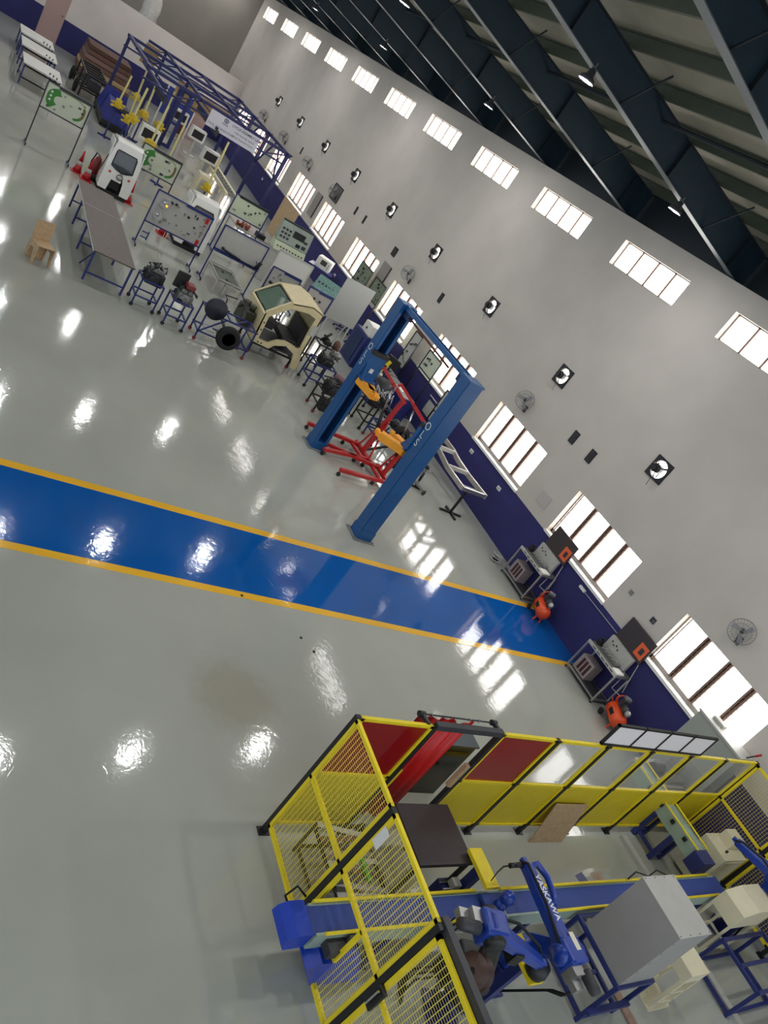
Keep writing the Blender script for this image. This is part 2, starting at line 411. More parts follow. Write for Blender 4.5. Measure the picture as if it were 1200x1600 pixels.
# ================================================================== robot cell
REDP = mat('red_acrylic', (150,14,18), .2, alpha=.82)
CLRP = mat('clear_acrylic', (205,205,200), .12, alpha=.16)
FX = 4.13
def post(p, root, z=1.95, r=.03):
    m = MB(); m.box(p[0]-r, p[0]+r, p[1]-r, p[1]+r, 0, z); m.box(p[0]-.055, p[0]+.055, p[1]-.07, p[1]+.07, 0, .012)
    m.cyl((p[0]-.035, p[1]+.05, .01), (p[0]-.035, p[1]+.05, .035), .01, 6)
    return m.build('post', BLK, root)
def frame(root, a, b, z0, z1, mids=(), w=.04, m=YEL, name='panel_frame'):
    """a, b: xy ends; rectangular frame of square bars"""
    f = MB(); A = (a[0], a[1]); B = (b[0], b[1]); h = w/2
    f.bar((*A, z0+h), (*B, z0+h), w); f.bar((*A, z1-h), (*B, z1-h), w)
    d = (Vector(B)-Vector(A)).normalized()*h
    f.bar((A[0]+d.x, A[1]+d.y, z0), (A[0]+d.x, A[1]+d.y, z1), w); f.bar((B[0]-d.x, B[1]-d.y, z0), (B[0]-d.x, B[1]-d.y, z1), w)
    for z in mids: f.bar((*A, z), (*B, z), w)
    return f.build(name, m, root)
def wires(root, a, b, z0, z1, dv=.055, dh=.03, r=.0022):
    m = MB(); A = Vector((a[0], a[1], 0)); B = Vector((b[0], b[1], 0)); L = (B-A).length; n = int(L/dv)
    for i in range(1, n+1):
        p = A + (B-A)*(i/(n+1)); m.bar((p.x, p.y, z0), (p.x, p.y, z1), r*2.4)
    k = int((z1-z0)/dh)
    for i in range(1, k+1):
        z = z0 + (z1-z0)*i/(k+1); m.bar((A.x, A.y, z), (B.x, B.y, z), r*1.1)
    o = m.build('wire_mesh', YELD, root); o['kind'] = 'stuff'; return o
def sheet(name, root, a, b, z0, z1, m, t=.004):
    d = (Vector(b)-Vector(a)).normalized(); n = Vector((-d.y, d.x))*t/2
    return MB().prism([(a[0]+n.x, a[1]+n.y), (b[0]+n.x, b[1]+n.y), (b[0]-n.x, b[1]-n.y), (a[0]-n.x, a[1]-n.y)], z0, z1).build(name, m, root)
# long front of the cell: posts along x = 4.13
fr = thing('cell_fence', 'long front cell fence of yellow lower sheets with red and clear upper panes', 'fence', (FX, 0, 0))
ys = [9.05 - 1.06*k for k in range(9)]
def L(x, y): return (x-FX, y)
for y in ys: post((0, y), fr)
for k in range(8):
    y1, y0 = ys[k]-.035, ys[k+1]+.035
    if k == 1: continue
    frame(fr, (0, y0), (0, y1), .16, 1.95, (1.06,))
    sheet('lower_sheet', fr, (0, y0+.02), (0, y1-.02), .19, 1.04, YELP)
    s = sheet('red_pane' if k in (0, 2) else 'clear_pane', fr, (0, y0+.02), (0, y1-.02), 1.08, 1.92, REDP if k in (0, 2) else CLRP)
b = MB(); b.box(-.035, .035, ys[2], ys[1], 1.91, 1.985); b.build('gate_lintel', DGREY, fr)
for y in (ys[1]-.06,):
    MB().box(-.02, .02, y-.02, y+.02, .9, 1.2).build('hinge_plate', YELP, fr)
MB().box(-.03, .03, ys[2]+.03, ys[2]+.09, .95, 1.35).build('door_stop', PLY, fr)
# mesh side of the cell, y = 9.07
sd = thing('mesh_fence', 'yellow wire mesh fence side crossed by the blue belt conveyor', 'fence', (FX, 9.07, 0))
xs = [0, -1.03, -2.07, -3.1, -4.1]
for x in xs[1:]: post((x, 0), sd)
for k in range(4):
    a, c = xs[k+1]+.035, xs[k]-.035
    if k == 1:   # lower bay is cut open where the conveyor passes
        f = MB()
        for z in (1.93, 1.05, .18): f.bar((a, 0, z), (c, 0, z), .04)
        f.bar((a+.02, 0, .16), (a+.02, 0, 1.95), .04); f.bar((c-.02, 0, .16), (c-.02, 0, 1.95), .04); f.bar((-1.64, 0, .16), (-1.64, 0, 1.05), .04)
        f.build('panel_frame', YEL, sd)
        wires(sd, (a, 0), (c, 0), 1.07, 1.92); wires(sd, (a, 0), (-1.66, 0), .2, 1.03)
    elif k < 2:
        frame(sd, (a, 0), (c, 0), .16, 1.95, (1.05,)); wires(sd, (a, 0), (c, 0), 1.07, 1.92); wires(sd, (a, 0), (c, 0), .2, 1.03)
    else:
        frame(sd, (a, 0), (c, 0), .1, 1.9, (1.0,)); wires(sd, (a, 0), (c, 0), .14, 1.88)
MB().box(-3.6, -2.0, -.1, -.03, 1.88, 1.97).build('gate_track', DGREY, sd)
lk = MB().box(-2.2, -2.1, .02, .06, .86, 1.12, c=.006).build('gate_lock', BLK, sd)
MB().bar((-2.15, .085, .9), (-2.15, .085, 1.1), .018).build('lock_lever', CHROME, lk)
MB().box(-1.19, -1.09, .025, .03, 1.58, 1.8).build('notice_card', WHITE, sd)
MB().tube([(-.98, .02, .45), (-.9, .12, .5), (-.88, .14, .3), (-.98, .05, .2)], .012, 8).build('cable_loop', BLKR, sd)
# far side fence near the wall
f3 = thing('mesh_fence', 'faded yellow wire mesh fence side nearest the windowed wall', 'fence', (FX, .57, 0))
for k in range(4):
    a, c = -1.06*(k+1)+.035, -1.06*k-.035
    frame(f3, (a, 0), (c, 0), .16, 1.93, (1.05,)); wires(f3, (a, 0), (c, 0), .2, 1.9, dv=.05, dh=.05, r=.002)
    post((-1.06*(k+1), 0), f3)
# red strip curtain on its bracket rod
cu = thing('welding_curtain', 'bright red vinyl welding curtain on a rod at the cell opening', 'curtain', (4.29, 7.55, 0))
rod = MB().tube([(0, -.62, 1.93), (0, .55, 1.93)], .01, 8).build('rod', DGREY, cu)
for s in (.55, -.6):
    a = MB(); a.bar((-.16, s*1.0, 1.95), (0, s, 1.93), .045); a.cyl((0, s-.04, 1.93), (0, s+.04, 1.93), .035, 12); a.build('bracket_arm', BLK, cu)
for y in (.4, .1, -.2, -.35):
    MB().tube([(0.012*math.cos(t)*1.6, y, 1.925+.02*math.sin(t)) for t in [2*PI*i/10 for i in range(10)]], .003, 5, closed=True).build('ring', STEEL, cu)
c = MB(); N = 36; vs = []; prof = [(.55, 1.90), (-.02, 1.90), (-.05, 1.80), (-.16, 1.88), (-.32, 1.9)]
def topz(y):
    if y > .0: return 1.90
    if y > -.08: return 1.9 - (0-y)/.08*.1
    if y > -.18: return 1.8 + (-.08-y)/.1*.09
    return 1.89
for i in range(N+1):
    y = .55 - (.87)*i/N; x = .018*math.sin(y*38) + .01*math.sin(y*17)
    vs += [(x, y, topz(y)), (x*1.6, y*1.0, 1.0), (x*1.8, y+.0, .12)]
c._add(vs, [q for i in range(N) for q in ((3*i, 3*i+1, 3*i+4, 3*i+3), (3*i+1, 3*i+2, 3*i+5, 3*i+4))], True)
co_ = c.build('curtain', REDC, cu)
sm = co_.modifiers.new('s', 'SOLIDIFY'); sm.thickness = .004
# pale four-pane board mounted over the front fence
bd = thing('overhead_board', 'four pale panels in a black frame fixed above the front fence', 'board', (4.13, 3.77, 1.97))
f = MB(); f.box(-.02, .02, -1.28, 1.26, 0, .03); f.box(-.02, .02, -1.28, 1.26, .36, .39)
for i in range(5): y = -1.28 + .6275*i; f.box(-.02, .02, y, y+.03, 0, .39)
f.build('board_frame', BLK, bd)
for i in range(4): y = -1.28 + .6275*i; MB().box(-.008, .008, y+.03, y+.6275, .03, .36).build('panel', mat('panel_white', (244,238,236), .6), bd)
# plywood board leaning on the fence
pl = thing('plywood_board', 'bare plywood board leaning against the yellow fence sheets', 'board', (3.95, 4.3, 0))
MB().prism([(0, 0), (.012, 0), (.142, .72), (.13, .72)], -.4, .34, 'y', M=Matrix(((1,0,0,0),(0,-1,0,0),(0,0,1,0),(0,0,0,1)))).build('board_sheet', PLY, pl)
# black welding table
tb = thing('welding_table', 'black square steel table inside the cell by the opening', 'table', (3.56, 7.45, 0))
MB().box(-.37, .37, -.41, .41, .82, .86, c=.004).build('tabletop', mat('black_plate', (48,40,42), .4, var=.15), tb)
for sx in (-1, 1):
    for sy in (-1, 1): MB().bar((sx*.33, sy*.37, 0), (sx*.33, sy*.37, .82), .045).build('leg', BLK, tb)
MB().box(-.35, .35, -.39, .39, .77, .82).build('apron', BLK, tb)
# low rack of metal off-cuts with a green bar seen through the mesh
rk = thing('offcut_rack', 'low black rack of sheet metal strips seen through the mesh', 'rack', (3.5, 8.4, 0))
f = MB()
for z in (.08, .45):
    for y in (-.32, .32): f.bar((-.45, y, z), (.4, y, z), .03)
    for x in (-.45, .4): f.bar((x, -.32, z), (x, .32, z), .03)
for x in (-.45, .4):
    for y in (-.32, .32): f.bar((x, y, 0), (x, y, .5), .035)
f.build('rack_frame', BLK, rk)
for i in range(9):
    a = random.uniform(-.25, .25); x = -.4 + i*.09; z = .47 + .012*(i % 3)
    MB().box(-.03, .03, -.33, .33, z, z+.01, M=Tm(x, 0, 0) @ Rz(a)).build('strip', [LGREY, STEEL, DGREY, BROWN][i % 4], rk)

gb = MB().box(-.2, .2, -.02, .025, .49, .53, M=Tm(3.42, 8.3, .012)).build('green_bar', mat('green_paint', (60,150,40), .5)); tag(gb, 'bright green metal bar lying on the rack behind the mesh', 'bar')
# ------------------------------------------------------------------ conveyors
def conveyor_leg(root, x0, x1, y, z, m=NAVY):
    f = MB(); f.bar((x0, y, 0), (x0, y, z), .06); f.bar((x1, y, 0), (x1, y, z), .06); f.bar((x0, y, .15), (x1, y, .15), .04); f.box(x0-.06, x0+.06, y-.05, y+.05, 0, .01); f.box(x1-.06, x1+.06, y-.05, y+.05, 0, .01)
    return f.build('leg', m, root)
cv = thing('belt_conveyor', 'long blue belt conveyor with yellow side rails running through the cell', 'conveyor', (2.77, 0, 0))
PALEG = mat('pale_green_panel', (150,168,156), .5, var=.05)
MB().box(-.13, .13, 1.9, 9.5, .745, .765).build('belt', BELT, cv)
for s in (-1, 1): MB().box(s*.135-.012, s*.135+.012, 2.0, 9.35, .55, .775).build('side_panel', PALEG, cv)
for s, segs in ((1, ((2.15, 4.3), (4.3, 6.78), (7.15, 9.33))), (-1, ((2.2, 4.5), (4.5, 6.1), (7.05, 9.3)))):
    for a, b in segs: MB().tube([(s*.15, a, .8), (s*.15, b-.03, .8)], .018, 8).build('guide_rail', YEL, cv)
m = MB(); m.prism([(9.42, .62), (9.62, .60), (9.68, .68), (9.66, .77), (9.58, .82), (9.42, .82)], -.16, .16, 'x'); m.build('end_guard', mat('guard_blue', (24,60,170), .35, var=.08), cv)
m = MB(); m.prism([(8.5, .1), (9.1, .15), (9.35, .5), (9.2, .56), (8.75, .55)], -.3, .0, 'x'); m.build('drive_housing', mat('guard_blue', (24,60,170), .35), cv)
m = MB(); m.cyl((-.2, 8.95, .62), (-.2, 8.95, .78), .05, 12); m.box(-.28, -.14, 9.0, 9.2, .6, .7); m.build('drive_motor', DGREY, cv)
for y in (2.3, 4.4, 6.2, 8.3): conveyor_leg(cv, -.11, .11, y, .56)
c2 = thing('cross_conveyor', 'short cross conveyor on blue legs passing under the clear panes', 'conveyor', (4.0, 1.8, 0))
MB().box(-.72, .95, -.13, .13, .74, .755).build('belt', PALEG, c2)
for s in (-1, 1):
    MB().box(-.72, .95, s*.14-.01, s*.14+.01, .55, .77).build('side_panel', PALEG, c2)
    MB().tube([(-.7, s*.15, .8), (.95, s*.15, .8)], .016, 8).build('guide_rail', YEL, c2)
MB().box(-.92, -.68, -.14, .2, .5, .78, c=.01).build('end_box', NAVY, c2)
for x in (.1, -.33):
    f = MB(); f.box(x-.04, x+.04, .1, .18, 0, .56); f.box(x-.04, x+.04, -.18, -.1, 0, .56); f.box(x-.02, x+.02, -.1, .1, .1, .16); f.build('leg', NAVY, c2)
f = MB().box(-.33, .1, .12, .16, .08, .14).build('foot_rail', NAVY, c2)
for i in range(4): MB().box(-.5+.3*i, -.44+.3*i, .16, .2, .7, .76).build('sensor', BLK, c2)
# yellow transverse plates with the blue cross bed
xb = thing('cross_slide', 'blue cross bed with two bright yellow end covers over the belt', 'slide', (2.6, 7.02, 0))
MB().box(-.05, .26, -.11, .11, .80, .84).build('bed', BELT, xb)
MB().box(.26, .72, -.1, .1, .90, .95, c=.004).build('end_cover', YEL, xb); MB().box(-.72, -.24, -.1, .1, .90, .95, c=.004).build('end_cover', YEL, xb)
MB().bar((-.05, -.12, .85), (.2, -.12, .85), .012).build('edge_strip', STEEL, xb)
for x in (.5, -.5):
    f = MB(); f.box(x-.05, x+.05, -.05, .05, .0, .9); f.build('leg', NAVY, xb)
# ------------------------------------------------------------------ robots
def rot_about(p, yaw): return Matrix.Translation(p) @ Rz(yaw)
def arm_link(m, p, q, w0, h0, w1, h1, up=(0,0,1)):
    p = Vector(p); q = Vector(q); d = (q-p).normalized(); u = Vector(up); a = d.cross(u).normalized(); b = a.cross(d)
    def ring(c, w, h): return [c + a*w/2*i + b*h/2*j for i, j in ((-.6,-1),(.6,-1),(1,-.6),(1,.6),(.6,1),(-.6,1),(-1,.6),(-1,-.6))]
    return m.hull(ring(p, w0, h0), ring(q, w1, h1))
def robot(name, label, loc, yaw, sh, el, wr, pedestal=.4, word=None, body=None):
    """local frame: x = reach direction. sh, el, wr: (x, z) of shoulder, elbow, wrist"""
    r = thing(name, label, 'robot', loc, yaw)
    b = MB(); b.box(-.2, .2, -.2, .2, 0, .03, c=.005); b.lathe([(.13, .03), (.13, pedestal-.05), (.17, pedestal-.03), (.17, pedestal)], n=20); b.build('pedestal', NAVY, r)
    t = MB(); t.lathe([(.15, pedestal), (.16, pedestal+.05), (.14, pedestal+.12), (.1, sh[1]-.06)], n=20); t.box(-.1, sh[0]+.08, -.1, .1, pedestal+.08, sh[1]+.06, c=.03); t.build('turret', body or ROBO, r)
    S = Vector((sh[0], 0, sh[1])); E = Vector((el[0], 0, el[1])); W = Vector((wr[0], 0, wr[1]))
    for q, nm in ((S, 'shoulder_motor'), (E, 'elbow_motor')):  # noqa
        m = MB(); m.lathe([(.0, -.18), (.09, -.18), (.105, -.16), (.105, .16), (.09, .18), (.0, .18)], c=q, axis='y', n=18); m.build(nm, body or ROBO, r)
    m = MB(); o = Vector((0, -.11, 0)); arm_link(m, S+o, E+o, .1, .22, .09, .18, up=(1,0,0)); m.build('lower_arm', body or ROBO, r)
    m = MB(); d = (W-E).normalized(); m.box(-.15, .13, -.13, .13, -.12, .12, M=Tm(*(E)), c=.035)
    arm_link(m, E-d*.1, E+d*.15, .22, .22, .2, .2); arm_link(m, E+d*.15, W, .18, .17, .13, .12); m.build('forearm', ROBO, r)
    cp = MB(); cp.lathe([(.0, -.42), (.05, -.42), (.062, -.38), (.062, -.2)], c=E+Vector((0, -.06, .04)), axis='x', n=14); cp.build('rear_motor', DGREY, r)
    cp = MB(); cp.box(-.24, -.14, -.02, .13, -.1, .07, M=Tm(*E)); cp.box(-.34, -.22, .02, .14, -.08, .0, M=Tm(*E)); cp.build('connector_plate', STEEL, r)
    u = MB(); u.lathe([(.0, -.06), (.05, -.055), (.055, 0), (.05, .055), (.0, .06)], c=W, axis='y', n=16); u.box(-.02, .1, -.035, .035, -.03, .03, M=Tm(*W), c=.01)
    u.build('wrist', ROBO, r)
    # dress cable
    k = MB(); k.tube([E + Vector((-.1, .12, .02)), (E+W)/2 + Vector((0, .14, .13)), W + Vector((-.02, .09, .1)), W + Vector((.05, .06, .02))], .016, 8); k.build('dress_cable', BLKR, r)
    k = MB(); P0 = E + Vector((-.22, .02, -.02))
    for i in range(3): k.tube([P0 + Vector((0, .03*i, 0)), P0 + Vector((-.09, .05*i-.03, -.02)), P0 + Vector((-.07, .05*i, -.2)), P0 + Vector((.05, .04*i, -.35)), Vector((-.16, .05*i-.05, .1))], .009, 6)
    k.build('cable_bundle', BLKR, r)
    if word:
        text_mesh('lettering', word, .105, mat('white_letter', (225,228,230), .5), r, face_M((E+W)/2 + Vector((.08, 0, .079)), (-1,0,0) if word[0] == 'Y' and False else (-1,0,0), (0,-1,0)), bold=True)
        MB().box(-.09, .09, -.035, .035, 0, .001, M=Tm(E.x+.06, E.y-.04, E.z+.121)).build('warning_label', mat('pale_label', (220,214,190), .6), r)
    return r, S, E, W
r1, S, E_, W_ = robot('welding_robot', 'blue lettered welding robot reaching over the belt conveyor', (2.33, 6.72, 0), 0.0, (-.0, .75), (-.33, 1.22), (.58, 1.25), .45, 'YASKAWA')
m = MB(); m.cyl(W_+Vector((.02,.03,0)), W_+Vector((.03,.17,-.01)), .035, 12, .025); m.cyl(W_+Vector((.03,.15,-.01)), W_+Vector((.03,.24,-.02)), .028, 10); m.tube([W_+Vector((.03,.24,-.02)), W_+Vector((.03,.33,-.03)), W_+Vector((-.0,.4,-.08)), W_+Vector((-.05,.47,-.16))], .012, 8, .006); m.build('torch', BLK, r1)
m = MB(); m.tube([W_+Vector((-.02,-.04,.0)), W_+Vector((.02,-.17,.02)), W_+Vector((-.15,-.2,.04)), W_+Vector((-.36,-.15,.04)), W_+Vector((-.45,-.09,.03))], .045, 10, .03); m.build('feeder_hose', ROBO, r1)
m = MB(); m.ball((.38, .22, 1.0), .085); m.cyl((.38, .22, .8), (.38, .22, .95), .07, 14); m.build('servo_housing', ROBO, r1)
r2, S, E_, W_ = robot('handling_robot', 'dark blue robot with wire spool beside the mesh fence', (2.1, 7.5, 0), -1.85, (-.1, .75), (-.45, 1.45), (.38, 1.15), .35, body=BLK)
sp = MB(); sp.lathe([(.03, -.06), (.15, -.06), (.15, -.05), (.11, -.05), (.11, .05), (.15, .05), (.15, .06), (.03, .06)], n=28); 
o = sp.build('wire_spool', mat('copper_dark', (72,50,44), .45, var=.2), r2); o.scale = (1.05, 1.05, 1.05); o.location = (-.6, -.33, 1.28); o.rotation_euler = (.25, -1.25, 0)
MB().lathe([(.0, -.065), (.1, -.065), (.1, -.06), (.03, -.055), (.03, .06), (.0, .06)], n=20).build('spool_hub', BLK, o)
m = MB(); m.box(-.42, -.2, -.1, .16, .55, 1.0, c=.02); m.box(-.5, -.42, -.02, .1, .6, .85); m.build('wire_feeder', BLK, r2)
m = MB(); m.lathe([(.03, .0), (.1, -.02), (.12, -.1), (.11, -.16), (.0, -.16)], c=W_+Vector((.08,0,0)), n=18); m.build('gripper_cup', BLK, r2)
m = MB(); m.box(-.05, .07, -.1, .1, 1.13, 1.3, c=.02); m.cyl((-.2, .1, 1.2), (.0, .1, 1.25), .05, 12); m.build('head_pack', BLK, r2)
m = MB()
for i in range(3): m.tube([(-.4, .05*i, .6), (-.62, .05*i, .45), (-.6, .06*i, .15), (-.5, .05*i, .02), (-.3, .4+.05*i, .015)], .011, 6)
m.build('floor_cable', BLKR, r2)
# third robot by the wall
r3, S, E_, W_ = robot('small_robot', 'blue robot beside the cream cabinets at the right edge', (2.45, 1.25, 0), .35, (0, .85), (.1, 1.3), (.75, 1.22), .6)
MB().box(-.12, .12, -.08, .08, 0, .002, M=Tm(-.02, 0, .98)).build('label_plate', LGREY, r3)
# large grey enclosure on its blue stand
st = thing('enclosure_stand', 'dark blue square-tube stand under the big grey enclosure', 'stand', (2.18, 5.17, 0))
f = MB(); X0, X1, Y0, Y1 = -.42, .385, -.36, .34
for z, nm in ((.72, 'top_frame'), (.08, 'bottom_frame')):
    f = MB()
    for y in (Y0, Y1): f.bar((X0, y, z), (X1, y, z), .045, ext=.02)
    for x in (X0, 0, X1): f.bar((x, Y0, z), (x, Y1, z), .045)
    f.build(nm, NAVY, st)
for x in (X0, X1):
    for y in (Y0, Y1): MB().bar((x, y, 0), (x, y, .745), .05).build('leg', NAVY, st)
MB().box(-.5, -.43, -.3, .5, .3, .34).build('shelf_rail', NAVY, st)
en = thing('control_enclosure', 'large plain grey sheet-metal enclosure box with rows of rivets', 'enclosure', (2.12, 5.17, .745))
MB().box(-.345, .345, -.33, .33, 0, .99, c=.004).build('box_body', mat('enclosure_grey', (150,148,144), .45, var=.03), en)
MB().box(-.347, .347, -.332, .332, .985, .992).build('lid', LGREY, en)
for i in range(4):
    for sx in (-.325, .325):
        MB().lathe([(.008, .992), (.006, .996), (.0, .997)], c=(sx, -.3+.2*i, 0), n=8).build('rivet', DGREY, en)
for i in range(5): MB().lathe([(.007, 0), (.005, .004), (.0, .005)], n=8, M=Matrix.Translation((-.345, .3, .1+.19*i)) @ Matrix.Rotation(-PI/2, 4, 'Y')).build('rivet', DGREY, en)
# cream stand, cabinets
c3 = thing('cream_pillar_stand', 'tall cream slotted pillar stand beside the grey enclosure', 'stand', (1.86, 3.87, 0))
MB().box(-.17, .16, -.21, .21, .62, .8, c=.005).build('head', CREAM, c3)
f = MB()
for y in (-.19, .19): f.box(-.17, -.12, y-.025, y+.025, 0, .62); f.box(.1, .15, y-.025, y+.025, 0, .62)
for z in (.12, .35): f.box(.1, .15, -.19, .19, z, z+.04); f.box(-.17, -.12, -.19, .19, z, z+.04)
f.build('column', CREAM, c3)
f = MB().box(-.2, .2, -.24, .24, 0, .02).build('base_plate', CREAM, c3)
cb = thing('cream_cabinet', 'cream sloped control cabinet on a frame near the right edge', 'cabinet', (2.38, 1.95, 0))
MB().prism([(-.42, .72), (.42, .72), (.42, 1.0), (.1, 1.1), (-.42, 1.1)], -.2, .2, 'x').build('cabinet_body', CREAM, cb)
f = MB()
for x in (-.18, .18):
    for y in (-.4, .4): f.bar((x, y, 0), (x, y, .72), .035)
for y in (-.4, .4): f.bar((-.18, y, .1), (.18, y, .1), .03)
for x in (-.18, .18): f.bar((x, -.4, .1), (x, .4, .1), .03)
f.build('frame', CREAM, cb)
cc = thing('cream_controller', 'cream controller cabinet with stepped top behind the small blue robot', 'cabinet', (3.35, 1.0, 0))
MB().box(-.24, .24, -.35, .35, .05, .8, c=.008).build('cabinet_body', CREAM, cc)
MB().box(-.05, .2, -.3, .02, .8, .98, c=.01).build('top_box', CREAM, cc)
f = MB(); f.box(-.25, -.235, -.3, .3, .12, .75); f.build('door', CREAM, cc)
MB().cyl((-.1, .15, .8), (-.1, .15, .84), .02, 10).build('knob', BLK, cc)
# low blue frame, bottom right corner
bf = thing('low_frame', 'low dark blue tube frame standing by the cable duct', 'frame', (1.75, 1.9, 0))
f = MB()
for z, nm in ((.05, 'bottom_frame'), (.6, 'top_frame')):
    f = MB()
    for y in (-.6, .6): f.bar((-.35, y, z), (.35, y, z), .045)
    for x in (-.35, .35): f.bar((x, -.6, z), (x, .6, z), .045)
    if z > .5: f.bar((0, -.6, .6), (0, .6, .6), .045)
    f.build(nm, NAVY, bf)
for x in (-.35, .35):
    for y in (-.6, .6): MB().bar((x, y, 0), (x, y, .6), .05).build('leg', NAVY, bf)
o = MB().box(1.0, 4.02, 2.3, 2.42, 0, .07).build('cable_duct', LGREY); tag(o, 'long pale grey cable duct on the cell floor', 'duct')

o = MB().box(-.1, .1, -.1, .1, 0, .002, M=Tm(3.37, 3.95, 0) @ Rz(.25)).build('floor_sticker', mat('violet_tape', (96,98,140), .6)); tag(o, 'small square violet sticker on the cell floor', 'sticker')
o = MB().box(-.16, .16, -.13, .13, 0, .0015, M=Tm(3.3, 3.55, 0) @ Rz(.1)).build('floor_patch', mat('pink_patch', (168,146,130), .6, var=.15)); tag(o, 'faint pinkish square patch on the cell floor', 'patch')
o = MB().box(-.1, .02, -.03, .04, 0, .05, M=Tm(3.02, 3.9, 0)).build('floor_clamp', BLK); tag(o, 'small black clamp beside the conveyor rail', 'clamp')
o = MB().tube([(2.92, 4.25, .82), (3.0, 4.0, .84), (2.95, 3.7, .80), (3.02, 3.45, .82), (2.93, 3.2, .8)], .01, 6).build('air_hose', BLKR); tag(o, 'thin black air hose looped along the conveyor rail', 'hose')
# fixture between table and conveyor
fx = thing('pneumatic_fixture', 'small steel clamping fixture with rods beside the black table', 'fixture', (3.12, 7.15, 0))
f = MB(); f.box(-.12, .12, -.14, .14, 0, .5); f.build('pedestal', NAVY, fx)
f = MB()
for i in range(3): f.cyl((-.1+.08*i, -.16, .52), (-.1+.08*i, .16, .52), .012, 8)
f.build('rod', STEEL, fx); MB().box(-.05, .06, -.05, .06, .53, .62, c=.01).build('block', LGREY, fx)
MB().tube([(-.05, .1, .55), (-.15, .2, .5), (-.05, .27, .3), (.05, .15, .05)], .008, 6).build('hose', BLKR, fx)
# outside the cell: dark cabinet by the opening, machine and cabinet at the wall
dc = thing('dark_cabinet', 'dark slate cabinet standing outside the cell opening', 'cabinet', (4.85, 6.55, 0))
MB().box(-.16, .16, -.38, .38, .0, 1.0, c=.008).build('cabinet_body', mat('slate_black', (30,34,38), .35), dc)
MB().box(-.18, .18, -.4, .4, 1.0, 1.03, c=.004).build('cabinet_top', mat('slate_top', (70,80,86), .25), dc)
MB().box(-.166, -.16, -.3, .3, .15, .9).build('glass_door', mat('dark_glass', (12,14,16), .1), dc)
gc = thing('wall_cabinet', 'tall pale grey cabinet standing against the wall under the windows', 'cabinet', (4.88, .33, 0))
MB().box(-.52, .52, -.2, .22, 0, 1.72, c=.008).build('cabinet_body', mat('cab_greygreen', (150,154,148), .5), gc)
MB().box(-.54, .54, -.22, .24, 1.72, 1.76, c=.004).build('cabinet_top', LGREY, gc)
MB().box(.1, .35, -.1, .05, 1.76, 1.82, c=.01).build('top_box', LGREY, gc)
MB().tube([(-.5, .0, 1.76), (-.62, .0, 2.0)], .012, 8).build('signal_pole', BLK, gc); MB().tube([(-.57, .0, 1.9), (-.62, .0, 2.0)], .02, 8).build('signal_light', RED, gc)
mm = thing('bench_machine', 'grey bench machine with dark motor seen through the clear panes', 'machine', (4.85, 1.1, 0))
MB().box(-.3, .3, -.46, .44, .0, .62, c=.01).build('base', LGREY, mm); MB().box(-.25, .2, -.45, .05, .62, .72).build('bed', STEEL, mm)
m = MB(); m.cyl((.0, .1, .75), (.0, .4, .75), .09, 14); m.box(-.12, .12, .15, .35, .62, .7); m.build('motor', DGREY, mm); MB().box(-.1, .1, -.35, -.1, .72, .95, c=.02).build('head', MGREY, mm)
# ================================================================== two-post lift
lf = thing('vehicle_lift', 'tall blue two-post vehicle lift with orange arms', 'lift', (12.2, 4.98, 0))
def lift_post(x, face):   # face: direction (+1/-1) in x of the open channel
    m = MB(); w = .17; t = .012
    m.box(x-face*.15-t, x-face*.15+t, -w, w, 0, 3.82) if face > 0 else m.box(x+.15-t, x+.15+t, -w, w, 0, 3.82)
    for s in (-1, 1): m.box(x-.15, x+.15, s*w-t, s*w+t, 0, 3.82); m.box(x+face*.15-t, x+face*.15+t, s*w-.0 if s < 0 else w-.07, s*w+.07 if s < 0 else w, 0, 3.82)
    m.build('post', LBLUE, lf)
    MB().box(x-.11 if face > 0 else x+.09, x-.09 if face > 0 else x+.11, -.14, .14, .05, 3.78).build('channel_shade', LBLUED, lf)  # darker blue sheet imitating the shade inside the open channel
    b = MB(); b.box(x-.24, x+.24, -.26, .26, 0, .02)
    for s in (-1, 1):
        for q in (-1, 1): b.cyl((x+s*.2, q*.22, .02), (x+s*.2, q*.22, .05), .018, 8)
    b.build('base_plate', MGREY, lf)
    b = MB(); b.prism([(-.17, 0), (.17, 0), (.1, .25)], x-.16*1, x-.15) if False else b.box(x-.17, x+.17, -.19, .19, 0.02, .22); b.build('foot_shoe', LBLUE, lf)
    MB().box(x-.18, x+.18, -.19, .19, 3.8, 3.84).build('top_cap', LBLUE, lf)
lift_post(-1.6, 1); lift_post(1.6, -1)
m = MB(); m.box(-1.5, 1.5, -.09, -.06, 3.74, 3.84); m.box(-1.5, 1.5, .06, .09, 3.74, 3.84); m.box(-1.5, 1.5, -.06, .06, 3.80, 3.81); m.build('crossbeam', LBLUE, lf)
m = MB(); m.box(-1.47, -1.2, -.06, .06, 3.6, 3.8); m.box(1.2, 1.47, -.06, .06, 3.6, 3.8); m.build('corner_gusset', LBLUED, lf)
m = MB(); m.bar((-.75, -.02, 3.62), (1.25, -.02, 3.66), .035); m.build('cutoff_bar', mat('rust_red', (96,30,24), .5), lf)
